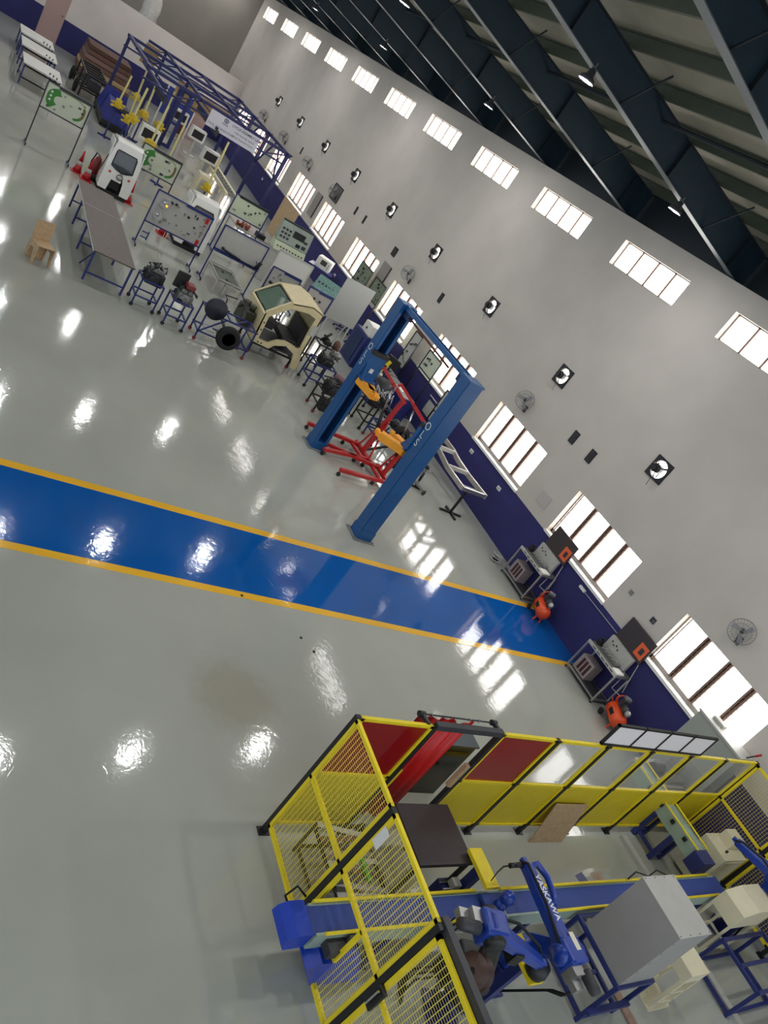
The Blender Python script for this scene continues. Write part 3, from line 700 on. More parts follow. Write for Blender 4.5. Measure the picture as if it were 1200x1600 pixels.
def carriage(x, face, z, arms):
    m = MB(); m.box(x+face*.14, x+face*.24, -.2, .22, z-.22, z+.3, c=.01); m.box(x+face*.2, x+face*.42, -.17, .2, z-.28, z-.22); m.prism([(x+face*.24, z-.22), (x+face*.42, z-.24), (x+face*.24, z+.1)], .17, .19, 'y'); m.build('carriage', LBLUE, lf)
    MB().box(x+face*.14, x+face*.26, -.2, .2, z+.3, z+.4).build('rubber_pad', BLK, lf)
    MB().box(x+face*.241, x+face*.246, -.05, .04, z-.1, z+.0).build('rating_label', WHITE, lf)
    for s, dx, dy in arms:
        a = MB(); p = Vector((x+face*.32, s*.1, z-.34)); q = p + Vector((face*dx, dy, 0)); a.bar(p, q, .18, .16, ext=.03); a.box(p.x-.09, p.x+.09, p.y-.09, p.y+.09, z-.42, z-.26, c=.01)
        r_ = q + (q-p).normalized()*.12; a.bar(q, r_, .11, .09); a.build('swing_arm', ORANGE, lf)
        b = MB(); b.cyl(r_ + Vector((0,0,-.02)), r_ + Vector((0,0,.08)), .045, 12); b.build('arm_pad', ORANGE, lf)
carriage(1.6, -1, 2.3, ((1, .5, -.12), (-1, .38, .1))); carriage(-1.6, 1, 2.25, ((1, .3, .42), (-1, .45, .2)))
WL = mat('lift_letter', (200,208,214), .5)
for x in (-1.55, 1.62):
    for i, ch in enumerate('OLS'): text_mesh('letter', ch, .22, WL, lf, face_M((x, .19, 2.66-.19*i), (-1,0,0), (0,0,1)))
# ================================================================== engine cranes
def crane(loc, rz, label):
    c = thing('engine_crane', label, 'crane', loc, rz, 'red engine cranes under the lift')
    for s in (-1, 1):
        l = MB(); l.bar((s*.3, -.1, .16), (s*.52, 1.35, .16), .08); l.build('leg', RED, c)
        for y, x in ((1.33, .52), (.3, .36)):
            k = MB(); k.cyl((s*x-.02, y, .05), (s*x+.02, y, .05), .05, 12); k.bar((s*x, y, .06), (s*x, y, .13), .03); k.build('caster', BLK, c)
    b = MB(); b.bar((-.42, -.1, .16), (.42, -.1, .16), .09); b.bar((-.34, .1, .14), (.34, .1, .14), .06); b.build('base_bar', RED, c)
    m = MB(); m.bar((0, -.08, .16), (0, -.22, 1.72), .1, .08); m.build('mast', RED, c)
    for s in (-1, 1):
        b = MB(); b.bar((s*.3, -.12, .18), (s*.05, -.18, 1.15), .035); b.build('brace', RED, c)
    b = MB(); b.bar((0, -.3, 1.72), (0, .35, 2.05), .1, .08); b.bar((0, .3, 2.03), (0, .95, 2.36), .065); b.bar((0,.93,2.36),(0,1.0,2.3),.05); b.build('boom', RED, c)
    j = MB(); j.cyl((0, -.08, .75), (0, .1, 1.3), .045, 12); j.build('jack_body', BLK, c); j = MB(); j.cyl((0, .1, 1.3), (0, .26, 1.95), .02, 10); j.build('jack_rod', CHROME, c)
    h = MB(); h.tube([(0, 1.0, 2.3), (0, 1.02, 2.2), (0, .99, 2.1), (.02, 1.03, 2.05)], .012, 6); h.build('hook', STEEL, c)
    m = MB(); m.bar((.0, -.28, .8), (.0, -.36, 1.0), .03); m.build('pump_handle', BLK, c)
    return c
crane((14.1, 3.62, 0), .08, 'red engine crane with raised boom, behind the other near the far post')
crane((13.25, 3.38, 0), -.02, 'red engine crane with raised boom, nearer and partly behind the near lift post')
# ================================================================== chassis frame and its stands
cf = thing('truck_chassis', 'bare metal ladder frame lying on black stands along the blue wall', 'chassis', (14.0, 1.15, 0))
for s, dy in ((1, .45), (-1, -.4)):
    m = MB()
    pts = [(-1.4, dy*.95, .88), (-.5, dy*.9, .86), (.1, dy*.75, .9), (.5, dy*.75, .95), (1.4, dy*.75, .95)]
    for a, b in zip(pts, pts[1:]): m.bar(a, b, .06, .12, ext=.01)
    m.build('side_rail', mat('galvanised', (178,174,166), .4, metal=.35, var=.1), cf)
for x, y0, y1 in ((-1.4, .43, -.38), (-.45, .4, -.36), (.35, .34, -.3), (1.3, .34, -.3)):
    m = MB(); m.bar((x, y0, .88 if x < 0 else .95), (x+.02, y1, .88 if x < 0 else .95), .06, .1); m.build('cross_member', LGREY if x > -1 else STEEL, cf)
for x in (-1.15, .9):
    m = MB(); m.bar((x, 0, 0.03), (x, 0, .84), .05); m.bar((x-.02, -.35, .03), (x+.02, .35, .03), .05); m.bar((x-.3, 0, .03), (x+.25, 0, .03), .05); m.bar((x, -.36, .83), (x, .4, .83), .05); m.build('stand', BLK, cf)
ax = thing('front_suspension', 'aluminium suspension assembly standing on the floor before the ladder frame', 'suspension', (13.6, 1.95, 0), .3)
m = MB(); m.bar((-.3, 0, .1), (.3, .05, .12), .06); m.bar((.0, 0, .1), (.05, 0, .55), .05); m.bar((0, 0, .4), (.3, .1, .15), .04); m.build('axle_beam', STEEL, ax)
m = MB(); m.cyl((-.34, 0, .06), (-.3, 0, .06), .06, 12); m.cyl((.3, .05, .06), (.34, .05, .06), .06, 12); m.build('hub', DGREY, ax)
m = MB(); m.ball((.05, 0, .6), .05); m.cyl((.0, 0, .2), (.02, 0, .45), .035, 10); m.build('damper', BLK, ax)
m = MB(); m.bar((-.2, -.25, .03), (.1, .3, .03), .04); m.bar((0, 0, .03), (0, 0, .1), .04); m.build('foot_bar', BLK, ax)
o = MB().box(-.04, .04, -.03, .03, 0, .03, M=Tm(12.6, 3.0, 0)).build('paper_scrap', WHITE); tag(o, 'small white scrap lying on the floor near the window reflection', 'scrap')
# ================================================================== training benches with compressors
def bench(x, label, lab2):
    b = thing('training_bench', label, 'bench', (x, .28, 0), 0, 'aluminium training benches')
    X0, X1, Y0, Y1 = -.48, .48, -.22, .27
    for z, nm in ((.1, 'lower_frame'), (.78, 'top_frame')):
        f = MB()
        for y in (Y0, Y1): f.bar((X0, y, z), (X1, y, z), .035)
        for xx in (X0, X1): f.bar((xx, Y0, z), (xx, Y1, z), .035)
        f.build(nm, STEEL, b)
    for xx in (X0, X1):
        for y in (Y0, Y1): MB().bar((xx, y, .03), (xx, y, .8), .038).build('leg', STEEL, b); MB().cyl((xx-.012, y, .03), (xx+.012, y, .03), .03, 10).build('caster', BLK, b)
    MB().box(X0, X1, Y0, Y1, .795, .81).build('bench_top', mat('bench_top', (92,92,88), .4, var=.1), b)
    MB().box(X0, X1, Y0, Y1, .1, .112).build('lower_shelf', DGREY, b)
    MB().box(X0-.01, X1+.01, Y1+.01, Y1+.03, .76, .83).build('front_strip', LGREY, b)
    for i in range(5): MB().box(X0+.1+.15*i, X0+.2+.15*i, Y1+.03, Y1+.034, .785, .805).build('strip_label', DGREY, b)
    e = MB().box(.02, .42, -.1, .2, .115, .5, c=.008).build('power_unit', mat('unit_mauve', (150,138,138), .5), b)
    for i in range(3): MB().box(.1+.1*i-.03, .1+.1*i+.035, .2, .204, .17, .45).build('vent_slot', mat('maroon', (60,20,26), .5), e)
    MB().box(-.3, .42, -.2, -.12, .81, 1.13).build('connection_panel', LGREY, b)
    for i in range(4): MB().box(.3-.07*i, .33-.07*i, -.119, -.112, 1.02-.04*(i % 2), 1.05-.04*(i % 2)).build('socket', BLK, b)
    MB().box(-.2, .3, -.1, .05, .81, .86, c=.006).build('valve_block', MGREY, b)
    m = MB()
    for i in range(4): m.tube([(-.2+.12*i, .0, .86), (-.15+.1*i, .1, .93), (-.05+.1*i, .12, .86)], .007, 5)
    m.build('air_line', LGREY, b)
    MB().box(-.46, -.28, .02, .26, .81, .84).build('white_module', WHITE, b)
    m = MB(); m.box(.36, .46, -.02, .1, .81, .93, c=.01); m.cyl((.42, .02, .93), (.42, .02, 1.0), .03, 10); m.build('black_fitting', BLK, b)
    mon = MB().box(-.4, .42, -.24, -.2, 1.13, 1.68, c=.006).build('display_panel', mat('display_brown', (58,50,50), .4), b)
    MB().box(-.36, -.12, -.199, -.192, 1.2, 1.5).build('orange_sticker', mat('sticker_orange', (226,98,52), .5), mon); MB().box(-.3, -.2, -.191, -.188, 1.28, 1.42).build('sticker_window', DGREY, mon)
    m = MB(); m.tube([(-.38, -.05, .85), (-.45, .0, .7), (-.5, .1, .5), (-.75, .12, .55)], .008, 6); m.tube([(-.4, -.2, 1.13), (-.55, -.1, .8), (-.7, .05, .6)], .008, 6); m.build('hose', LGREY, b)
    c = thing('air_compressor', lab2, 'compressor', (x-.98, .42, 0), -.5, 'orange air compressors')
    t = MB(); t.lathe([(.0, -.3), (.1, -.29), (.15, -.24), (.165, -.18), (.165, .18), (.15, .24), (.1, .29), (.0, .3)], c=(0, 0, .26), axis='x', n=24); t.build('tank', ORNG, c)
    m = MB(); m.cyl((-.2, 0, .5), (-.02, 0, .5), .075, 16); m.box(.02, .14, -.06, .06, .42, .62, c=.012); m.build('pump_motor', DGREY, c)
    MB().ball((-.24, .0, .52), .07, 12, 6).build('motor_cover', STEEL, c); MB().box(.03, .13, -.07, .07, .62, .68, c=.01).build('pump_head', STEEL, c)
    m = MB(); m.lathe([(.0, 0), (.115, 0), (.12, .01), (.115, .02), (.0, .02)], c=(.2, .0, .5), axis='x', n=20)
    m = MB(); m.tube([(.2, .11*math.cos(2*PI*i/18), .5+.11*math.sin(2*PI*i/18)) for i in range(18)], .014, 6, closed=True); m.build('belt_guard', ORNG, c)
    m = MB(); m.bar((-.18, -.08, 0), (-.18, -.06, .14), .03); m.bar((-.18, .08, 0), (-.18, .06, .14), .03); m.build('foot', ORNG, c)
    for s in (-1, 1): MB().cyl((.18, s*.16, .07), (.18, s*.2, .07), .07, 16).build('wheel', BLKR, c)
    MB().box(-.12, .06, .12, .168, .25, .34).build('rating_plate', BLK, c)
    MB().tube([(.3, .06, .3), (.42, .06, .4), (.42, -.06, .4), (.3, -.06, .3)], .01, 6).build('handle', ORNG, c)
bench(10.4, 'aluminium training bench with grey unit below, on the farther side of the blue lane', 'orange air compressor standing on the end of the blue floor lane')
bench(7.45, 'aluminium training bench with grey unit below, just past the blue lane toward the cell', 'orange air compressor nearest the robot cell fence')
o = MB().box(-.1, .1, -.02, .03, 0, .06).build('wall_outlet', WHITE, None, (9.25, .02, 1.12)); tag(o, 'white outlet box on the blue wall band by the compressor', 'outlet')
o = MB().tube([(9.15, .02, 1.14), (7.7, .02, 1.16)], .008, 6).build('wall_conduit', LGREY); tag(o, 'thin pale conduit running along the blue wall band between benches', 'conduit')
pj = thing('floor_coil', 'coil of white hose on the floor beside the first training bench', 'hose', (11.25, .55, 0))
MB().tube([(.14*math.cos(t), .14*math.sin(t), .03+.012*t) for t in [i*.45 for i in range(36)]], .012, 6).build('hose_coil', LGREY, pj)
MB().box(-.05, .05, -.05, .05, 0, .1, c=.01).build('fitting', BLK, pj)
# ================================================================== wall-mounted things
def exhaust(x, label):
    e = thing('exhaust_fan', label, 'fan', (x, 0, FZ), 0, 'exhaust fans high on the wall')
    f = MB(); R = .2; n = 24; o1 = [(.25 if abs(math.cos(t)) > .7 else .25, 0) for t in range(2)]
    ring = [(R*math.cos(2*PI*i/n), R*math.sin(2*PI*i/n)) for i in range(n)]
    sq = []
    for a, b in ring:
        k = .245/max(abs(a), abs(b)); sq.append((a*k, b*k))
    vs = [(a, -.02, b) for a, b in ring] + [(a, -.02, b) for a, b in sq] + [(a, .03, b) for a, b in ring] + [(a, .03, b) for a, b in sq]
    fs = []
    for i in range(n):
        j = (i+1) % n; fs += [(2*n+i, 2*n+j, 3*n+j, 3*n+i), (i, n+i, n+j, j), (i, j, 2*n+j, 2*n+i), (n+i, 3*n+i, 3*n+j, n+j)]
    f._add(vs, fs); f.build('square_frame', BLK, e)
    MB().lathe([(.0, 0), (.2, 0), (.2, .01), (.0, .01)], c=(0, -.09, 0), axis='y', n=24).build('daylight_pane', PANEM, e)
    m = MB(); m.cyl((0, .0, 0), (0, .19, 0), .095, 16); m.cyl((0, .19, 0), (0, .22, 0), .06, 12); m.build('motor', BLK, e)
    for k in range(3):
        t = 2*PI*k/3+.4; m = MB(); m.bar((.07*math.cos(t), .1, .07*math.sin(t)), (.2*math.cos(t), .03, .2*math.sin(t)), .015); m.build('strut', BLK, e)
    for k in range(3):
        t = 2*PI*k/3+.5; m = MB(); A = Matrix.Rotation(-t, 4, 'Y')
        m.prism([(.05, -.015), (.18, -.03), (.19, .02), (.05, .015)], -.052, -.048, 'y', M=A @ Matrix.Rotation(.35, 4, 'X')); m.build('blade', DGREY, e)
    MB().tube([(-.05, .1, -.06), (-.02, .08, -.25), (.0, .01, -.42)], .005, 5).build('cord', DGREY, e)
ordn = ['nearest', 'second nearest', 'third', 'fourth', 'fifth', 'sixth', 'seventh', 'eighth', 'farthest']
for k, x in enumerate(fanX[1:]): exhaust(x, 'black square exhaust fan set in the wall, %s along its row' % (ordn[k] if k in (0, 1, 8) else ordn[k] + ' from the camera'))
def wall_fan(x, z, label, yaw=.5, r=.24):
    e = thing('wall_fan', label, 'fan', (x, 0, z), 0, 'oscillating wall fans')
    MB().box(-.05, .05, 0, .03, -.3, -.12, c=.005).build('wall_bracket', DGREY, e)
    MB().tube([(0, .03, -.2), (0, .14, -.2), (0, .18, -.1), (0, .18, 0)], .014, 8).build('arm', DGREY, e)
    M = Tm(0, .2, 0) @ Rz(yaw)
    m = MB(); m.lathe([(.0, -.08), (.05, -.07), (.055, .0), (.03, .06), (.0, .06)], axis='y', n=14, M=M); m.build('motor', DGREY, e)
    m = MB()
    for rr, y in ((r, .09), (r, .05), (r*.7, .12), (r*.35, .14)):
        m.tube([M @ Vector((rr*math.cos(2*PI*i/28), y, rr*math.sin(2*PI*i/28))) for i in range(28)], .0045, 5, closed=True)
    for i in range(24):
        t = 2*PI*i/24; c, s = math.cos(t), math.sin(t)
        m.tube([M @ Vector((.03*c, .145, .03*s)), M @ Vector((r*.7*c, .12, r*.7*s)), M @ Vector((r*c, .09, r*s)), M @ Vector((r*c, .05, r*s)), M @ Vector((r*.4*c, .0, r*.4*s))], .0022, 4)
    m.build('cage', MGREY, e)
    for k in range(3):
        t = 2*PI*k/3; b = MB(); b.prism([(.03, -.03), (r*.85, -.08), (r*.9, .02), (.03, .03)], .075, .08, 'y', M=M @ Matrix.Rotation(-t, 4, 'Y') @ Matrix.Rotation(.3, 4, 'X')); b.build('blade', mat('fan_blade', (140,140,142), .4), e)
wall_fan(6.07, 3.15, 'grey oscillating wall fan above the window nearest the camera, at the right edge')
wall_fan(14.17, 3.1, 'grey oscillating wall fan above the window just right of the lift', .7)
wall_fan(22.18, 3.1, 'grey oscillating wall fan on the wall above the white tilted plate', .6)
wall_fan(30.3, 3.15, 'grey wall fan next to a square mesh guard')
wall_fan(34.1, 3.15, 'dark wall fan above the windows, between the mesh guard and the gantry end', .8)
wall_fan(38.2, 3.15, 'dark wall fan just above the gantry, nearer of the pair', .8)
wall_fan(42.2, 3.15, 'dark wall fan farthest down the wall above the gantry', .8)
g = thing('mesh_guard', 'square grey mesh panel hung beside a wall fan', 'panel', (30.45, .02, 3.1))
m = MB(); frame_pts = [(-.45, 0, -.3), (.45, 0, -.3), (.45, 0, .3), (-.45, 0, .3)]
for i in range(4): m.bar(frame_pts[i], frame_pts[(i+1) % 4], .03)
m.build('guard_frame', DGREY, g); m = MB()
for i in range(14): m.bar((-.42+.06*i, 0, -.3), (-.42+.06*i, 0, .3), .012)
o = m.build('guard_wires', DGREY, g); o['kind'] = 'stuff'
for i, (x, z, s, lb) in enumerate(((12.27, 3.3, .1, 'small black wall louvre above the window reflection, upper of the pair'), (11.51, 3.28, .1, 'small black wall louvre, lower right of the pair by the nearest windows'), (20.13, 3.27, .09, 'small black wall louvre above the lift'), (24.02, 3.2, .14, 'larger square black wall louvre above the green boards'), (27.18, 3.2, .07, 'small dark wall louvre beyond the large square one'), (28.15, 3.2, .07, 'small dark wall louvre farther along, of the pair'), (35.9, 3.25, .06, 'tiny dark wall louvre above the gantry end'))):
    v = thing('wall_louvre', lb, 'vent', (x, .0, z), 0, 'black louvres on the wall')
    W2 = s if i != 3 else .16
    MB().box(-W2, W2, 0, .02, -.16, .16).build('louvre_frame', BLK, v)
    for k in range(5): MB().box(-W2+.01, W2-.01, .02, .03, -.13+.055*k, -.11+.055*k).build('slat', DGREY, v)
def plate(x, z, w_, h_, label, name='wall_socket', m=WHITE, cat='socket', n=2):
    p = thing(name, label, cat, (x, 0, z))
    MB().box(-w_, w_, 0, .02, -h_, h_, c=.003).build('face_plate', m, p)
    for i in range(n): MB().box(-w_*.6+i*w_*.7, -w_*.6+i*w_*.7+w_*.4, .02, .023, -h_*.5, h_*.3).build('outlet', MGREY, p)
plate(14.8, 1.02, .08, .05, 'white socket plate on the blue band just right of the lift post')
plate(13.14, 1.0, .08, .05, 'white socket plate on the blue band below the window right of the lift')
plate(22.9, .9, .09, .05, 'white socket plate on the blue band behind the display boards')
plate(26.9, .9, .09, .05, 'white socket plate on the blue band beside the grey console')
plate(30.4, .9, .09, .05, 'white socket plate on the blue band right of the plywood sheet')
plate(34.6, .9, .09, .05, 'white socket plate on the blue band under the gantry, nearest one')
plate(38.6, .9, .09, .05, 'white socket plate on the blue band at the far corner')
plate(18.5, 2.35, .05, .06, 'small grey switch high between two windows by the lift', m=MGREY, n=1)
plate(11.75, 1.75, .2, .16, 'pale square hatch outline between the two nearer windows', 'wall_hatch', mat('hatch_paint', (176,172,166), .7), 'hatch', 0)
plate(7.54, 1.93, .06, .06, 'small dark switch box between the last two windows', 'wall_switch', DGREY, 'switch', 1)
plate(8.33, 1.95, .05, .05, 'small grey switch box at the corner of the window above the training benches', 'wall_switch', MGREY, 'switch', 1)
# ================================================================== beige truck cab
def ring_panel(m, outer, inner, x0, x1):
    n = len(outer); vs = [(x0, *p) for p in outer] + [(x0, *p) for p in inner] + [(x1, *p) for p in outer] + [(x1, *p) for p in inner]
    fs = []
    for i in range(n):
        j = (i+1) % n; fs += [(i, j, n+j, n+i), (2*n+i, 3*n+i, 3*n+j, 2*n+j), (i, 2*n+i, 2*n+j, j), (n+i, n+j, 3*n+j, 3*n+i)]
    return m._add(vs, fs)
bc = thing('truck_cab', 'beige primed truck cab shell without doors on a dark wheeled frame', 'cab', (18.25, 5.15, 0))
outer = [(.72, .38), (.76, 1.18), (.22, 1.72), (-.3, 1.86), (-.68, 1.78), (-.72, 1.1), (-.72, .6), (-.8, .1), (-.62, .12), (-.5, .5), (-.2, .62), (.1, .5), (.2, .36)]
inner = [(.58, .5), (.62, 1.14), (.2, 1.58), (-.28, 1.66), (-.52, 1.62), (-.54, 1.1), (-.56, .85), (-.58, .72), (-.5, .68), (-.35, .72), (-.1, .74), (.12, .66), (.3, .5)]
m = MB(); ring_panel(m, outer, inner, -.66, -.60); m.build('side_shell', BEIGE, bc)
m = MB(); ring_panel(m, outer, inner, .60, .66); m.build('side_shell', BEIGE, bc)
m = MB(); m.prism([(.22, 1.69), (.22, 1.73), (-.3, 1.88), (-.68, 1.8), (-.68, 1.76), (-.3, 1.84)], -.66, .66, 'x'); m.build('roof', BEIGE, bc)
m = MB(); m.prism([(.72, .38), (.78, 1.16), (.73, 1.2), (.66, .4)], -.66, .66, 'x'); m.build('front_panel', BEIGE, bc)
m = MB(); m.prism([(-.72, .55), (-.68, 1.78), (-.65, 1.77), (-.68, .55)], -.66, .66, 'x'); m.build('rear_panel', BEIGE, bc)
m = MB(); m.prism([(.6, .38), (.6, .42), (-.7, .44), (-.7, .4)], -.6, .6, 'x'); m.build('floor_pan', DGREY, bc)
gl = mat('screen_glass', (96,120,104), .08, alpha=.75, coat=.5)
M1 = Matrix.Identity(4)
m = MB(); m.hull([(-.56, .71, 1.22), (.56, .71, 1.22), (.5, .27, 1.66), (-.5, .27, 1.66)], [(-.56, .72, 1.23), (.56, .72, 1.23), (.5, .28, 1.67), (-.5, .28, 1.67)]); m.build('windscreen', gl, bc)
m = MB(); pts = [(-.58, .725, 1.2), (.58, .725, 1.2), (.52, .255, 1.69), (-.52, .255, 1.69)]
for i in range(4): m.bar(pts[i], pts[(i+1) % 4], .03)
m.build('screen_seal', BLKR, bc)
for s in (-1, 1): m = MB(); m.bar((s*.62, .73, 1.2), (s*.6, .24, 1.71), .07); m.build('pillar', BEIGE, bc)
m = MB(); m.box(-.55, .55, .3, .55, .8, 1.05, c=.04); m.build('dashboard', BLK, bc)
m = MB(); m.tube([(-.3+.16*math.cos(2*PI*i/20), .22+.05*math.sin(2*PI*i/20), 1.08+.15*math.sin(2*PI*i/20)) for i in range(20)], .013, 6, closed=True); m.bar((-.3, .22, 1.08), (-.3, .4, .95), .03); m.build('steering_wheel', BLK, bc)
m = MB(); m.box(-.5, .5, -.5, -.05, .62, .78, c=.04); m.box(-.5, .5, -.62, -.5, .7, 1.25, c=.04); m.build('seat', mat('seat_vinyl', (40,38,40), .6), bc)
m = MB(); m.box(-.68, -.664, -.7, -.56, 1.15, 1.45); m.build('white_patch', LGREY, bc)
for y, z in ((.64, .75), (.66, .95), (.55, .42), (.45, .42)):
    m = MB(); m.cyl((-.668, y, z), (-.66, y, z), .022, 10); m.build('bolt_hole', BLK, bc)
fb = MB()
for x in (-.5, .5): fb.bar((x, -.6, .3), (x, .6, .3), .05)
for y in (-.6, 0, .6): fb.bar((-.5, y, .3), (.5, y, .3), .05)
fb.build('cradle_frame', BLK, bc)
for x in (-.5, .5):
    for y in (-.6, .6): m = MB(); m.bar((x, y, .08), (x, y, .3), .05); m.build('cradle_leg', BLK, bc); m = MB(); m.cyl((x-.02, y, .05), (x+.02, y, .05), .05, 12); m.build('caster', mat('caster_red', (120,40,36), .5), bc)
eb = MB(); eb.box(-.35, .3, .78, 1.1, .5, .95, c=.04); eb.cyl((-.2, .9, .95), (-.2, .9, 1.1), .08, 12); eb.cyl((.15, .95, .9), (.15, .95, 1.05), .1, 12)
eb.tube([(-.3, 1.0, .9), (-.1, 1.15, 1.0), (.2, 1.1, .8)], .03, 8); eb.build('front_engine', mat('engine_green', (60,62,48), .5, metal=.4, var=.35, vs=30), bc)
# ================================================================== wheeled stands with engines, axle frame
def wheeled_frame(root, w_, d_, h_, m=NAVY, wheels=BLK):
    for z, nm in ((h_, 'top_frame'), (.28, 'lower_frame')):
        f = MB()
        for y in (-d_/2, d_/2): f.bar((-w_/2, y, z), (w_/2, y, z), .035)
        for x in (-w_/2, w_/2): f.bar((x, -d_/2, z), (x, d_/2, z), .035)
        f.build(nm, m, root)
    for x in (-w_/2, w_/2):
        for y in (-d_/2, d_/2):
            MB().bar((x, y, .08), (x, y, h_), .035).build('leg', m, root); MB().cyl((x-.018, y, .045), (x+.018, y, .045), .045, 12).build('caster', wheels, root)
ENG = mat('engine_dark', (44,44,46), .45, metal=.5, var=.4, vs=30); ENGL = mat('engine_alu', (120,120,118), .4, metal=.6, var=.3, vs=30)
def engine(root, z, s=1.0, col=ENG, seed=1, extra=None):
    r = random.Random(seed); a = MB(); a.box(-.2*s, .2*s, -.22*s, .2*s, z, z+.3*s, c=.03); a.lathe([(.08, -.05), (.13, -.02), (.13, .05), (.05, .08)], c=(-.2*s, 0, z+.15*s), axis='x', n=16); a.build('engine_block', col, root)
    a = MB(); a.box(-.16*s, .16*s, -.17*s, .15*s, z+.3*s, z+.4*s, c=.02)
    for i in range(4): a.cyl((-.1*s+.07*s*i, -.1*s, z+.38*s), (-.1*s+.07*s*i, -.1*s, z+.46*s), .022*s, 8)
    a.build('cylinder_head', ENGL, root)
    a = MB()
    for i in range(5): p = Vector((r.uniform(-.2, .2)*s, r.uniform(-.22, .22)*s, z+.35*s)); a.tube([p, p+Vector((r.uniform(-.12,.12), r.uniform(-.12,.12), .12))*s, p+Vector((r.uniform(-.25,.25), r.uniform(-.25,.25), .0))*s], .02*s, 6)
    a.cyl((-.26*s, .12*s, z+.1*s), (-.2*s, .12*s, z+.1*s), .07*s, 12); a.cyl((.1*s, .24*s, z+.2*s), (.1*s, .18*s, z+.2*s), .06*s, 12); a.build('manifold', BLK, root)
e1 = thing('engine_stand', 'black engine on a tall wheeled navy stand beside the dark table', 'engine', (17.75, 8.68, 0)); wheeled_frame(e1, .5, .52, .7); engine(e1, .62, 1.0, ENG, 3)
e2 = thing('engine_stand', 'engine with reddish cover on a wheeled navy stand, second along the row', 'engine', (17.4, 7.98, 0)); wheeled_frame(e2, .55, .48, .68); engine(e2, .6, .9, ENGL, 5)
MB().box(-.12, .14, -.16, .06, .98, 1.1, c=.03).build('red_cover', mat('dull_red', (118,44,44), .5), e2); MB().box(.12, .2, .0, .3, .85, 1.25, c=.02).build('radiator_box', BLK, e2)
as_ = thing('axle_trolley', 'navy tube frame with clutch, pedals and a fat black tyre at one end', 'axle', (17.3, 6.8, 0))
f = MB()
for z in (.78, .25):
    for x in (-.25, .3): f.bar((x, -.75, z), (x, .65, z), .035)
    for y in (-.7, .0, .62): f.bar((-.25, y, z), (.3, y, z), .035)
f.bar((-.25, .6, .25), (-.25, .1, .78), .03); f.bar((.3, -.6, .78), (-.25, -.1, .78), .03); f.build('frame_rail', NAVY, as_)
for x in (-.25, .3):
    for y in (-.7, .62): MB().bar((x, y, .08), (x, y, .78), .035).build('leg', NAVY, as_); MB().cyl((x-.02, y, .045), (x+.02, y, .045), .045, 12).build('caster', mat('caster_red', (120,40,36), .5), as_)
def tyre(name, root, c, R, w_, axis='x'):
    o = MB().lathe([(R*.55, -w_/2), (R*.85, -w_/2), (R*.97, -w_*.35), (R, -w_*.15), (R, w_*.15), (R*.97, w_*.35), (R*.85, w_/2), (R*.55, w_/2), (R*.5, 0), (R*.55, -w_/2)], c=c, axis=axis, n=28).build(name, BLKR, root)
    MB().lathe([(.0, -w_*.2), (R*.2, -w_*.25), (R*.25, -w_*.1), (R*.52, -w_*.3), (R*.55, -w_*.2), (R*.55, w_*.2), (.0, w_*.2)], c=c, axis=axis, n=20).build('wheel_rim', DGREY, o)
    return o
tyre('tyre', as_, (-.5, -.03, .46), .3, .17); dm = MB(); dm.lathe([(.0, -.05), (.1, -.07), (.12, -.04), (.25, -.05), (.27, -.02), (.27, .05), (.0, .05)], c=(-.3, .48, .93), axis='x', n=28); dm.build('clutch_drum', mat('navy_black', (22,24,40), .5), as_)
MB().cyl((-.45, -.03, .46), (.3, .0, .55), .04, 10).build('axle_shaft', BLK, as_)
MB().tube([(.25, .1, .78), (.25, .15, 1.1), (.35, .2, 1.15), (.3, -.1, 1.2)], .018, 6).build('pedal_linkage', BLK, as_); MB().bar((.3, -.45, .8), (.45, -.4, 1.2), .1, .04).build('pedal', BLK, as_)
MB().box(-.15, .1, .2, .45, .3, .33).build('white_sheet', LGREY, as_)
e3 = thing('gearbox_stand', 'dark gearbox on a navy wheeled stand right of the beige cab', 'gearbox', (17.3, 3.9, 0)); wheeled_frame(e3, .55, .62, .72); engine(e3, .66, .85, ENG, 9)
m = MB(); m.cyl((.1, -.35, 1.0), (.1, -.1, 1.05), .1, 14); m.build('bell_housing', ENGL, e3)
e4 = thing('gearbox_stand', 'brown flywheel parts on a black stand behind the right of the cab', 'gearbox', (18.5, 3.5, 0)); wheeled_frame(e4, .5, .5, .85, BLK); m = MB(); m.lathe([(.0, -.04), (.16, -.04), (.17, 0), (.16, .04), (.0, .04)], c=(-.1, -.3, .95), axis='y', n=20); m.build('flywheel', BROWN, e4); m = MB(); m.bar((.1, -.2, .9), (-.1, .2, 1.1), .06); m.bar((0, .2, .9), (.15, -.1, 1.15), .05); m.box(-.15, .1, -.1, .1, .86, 1.0, c=.02); m.build('linkage', BLK, e4)
e5 = thing('engine_stand', 'engine with dull pink cover and black box on a red-footed stand left of the lift', 'engine', (15.85, 4.15, 0)); wheeled_frame(e5, .5, .55, .6, BLK, mat('caster_red', (120,40,36), .5)); engine(e5, .56, .95, ENG, 11)
MB().cyl((-.15, -.2, 1.0), (.1, .05, 1.0), .09, 14).build('pink_cover', mat('dusty_pink', (112,82,88), .5), e5); MB().box(-.24, -.02, -.15, .15, .1, .45, c=.02).build('black_box', BLK, e5)
e6 = thing('small_engine_stand', 'small bare engine on a low black stand between cab and lift', 'engine', (16.6, 3.2, 0)); wheeled_frame(e6, .42, .45, .6, BLK); engine(e6, .55, .8, ENGL, 13)
m = MB(); m.ball((-.05, .0, 1.0), .11, 14, 8, (1, 1, .9)); m.build('round_filter', DGREY, e6)
e7 = thing('gearbox_stand', 'silver banded gearbox casing on a blue framed stand near the far lift post', 'gearbox', (17.6, 2.3, 0)); wheeled_frame(e7, .5, .5, .8)
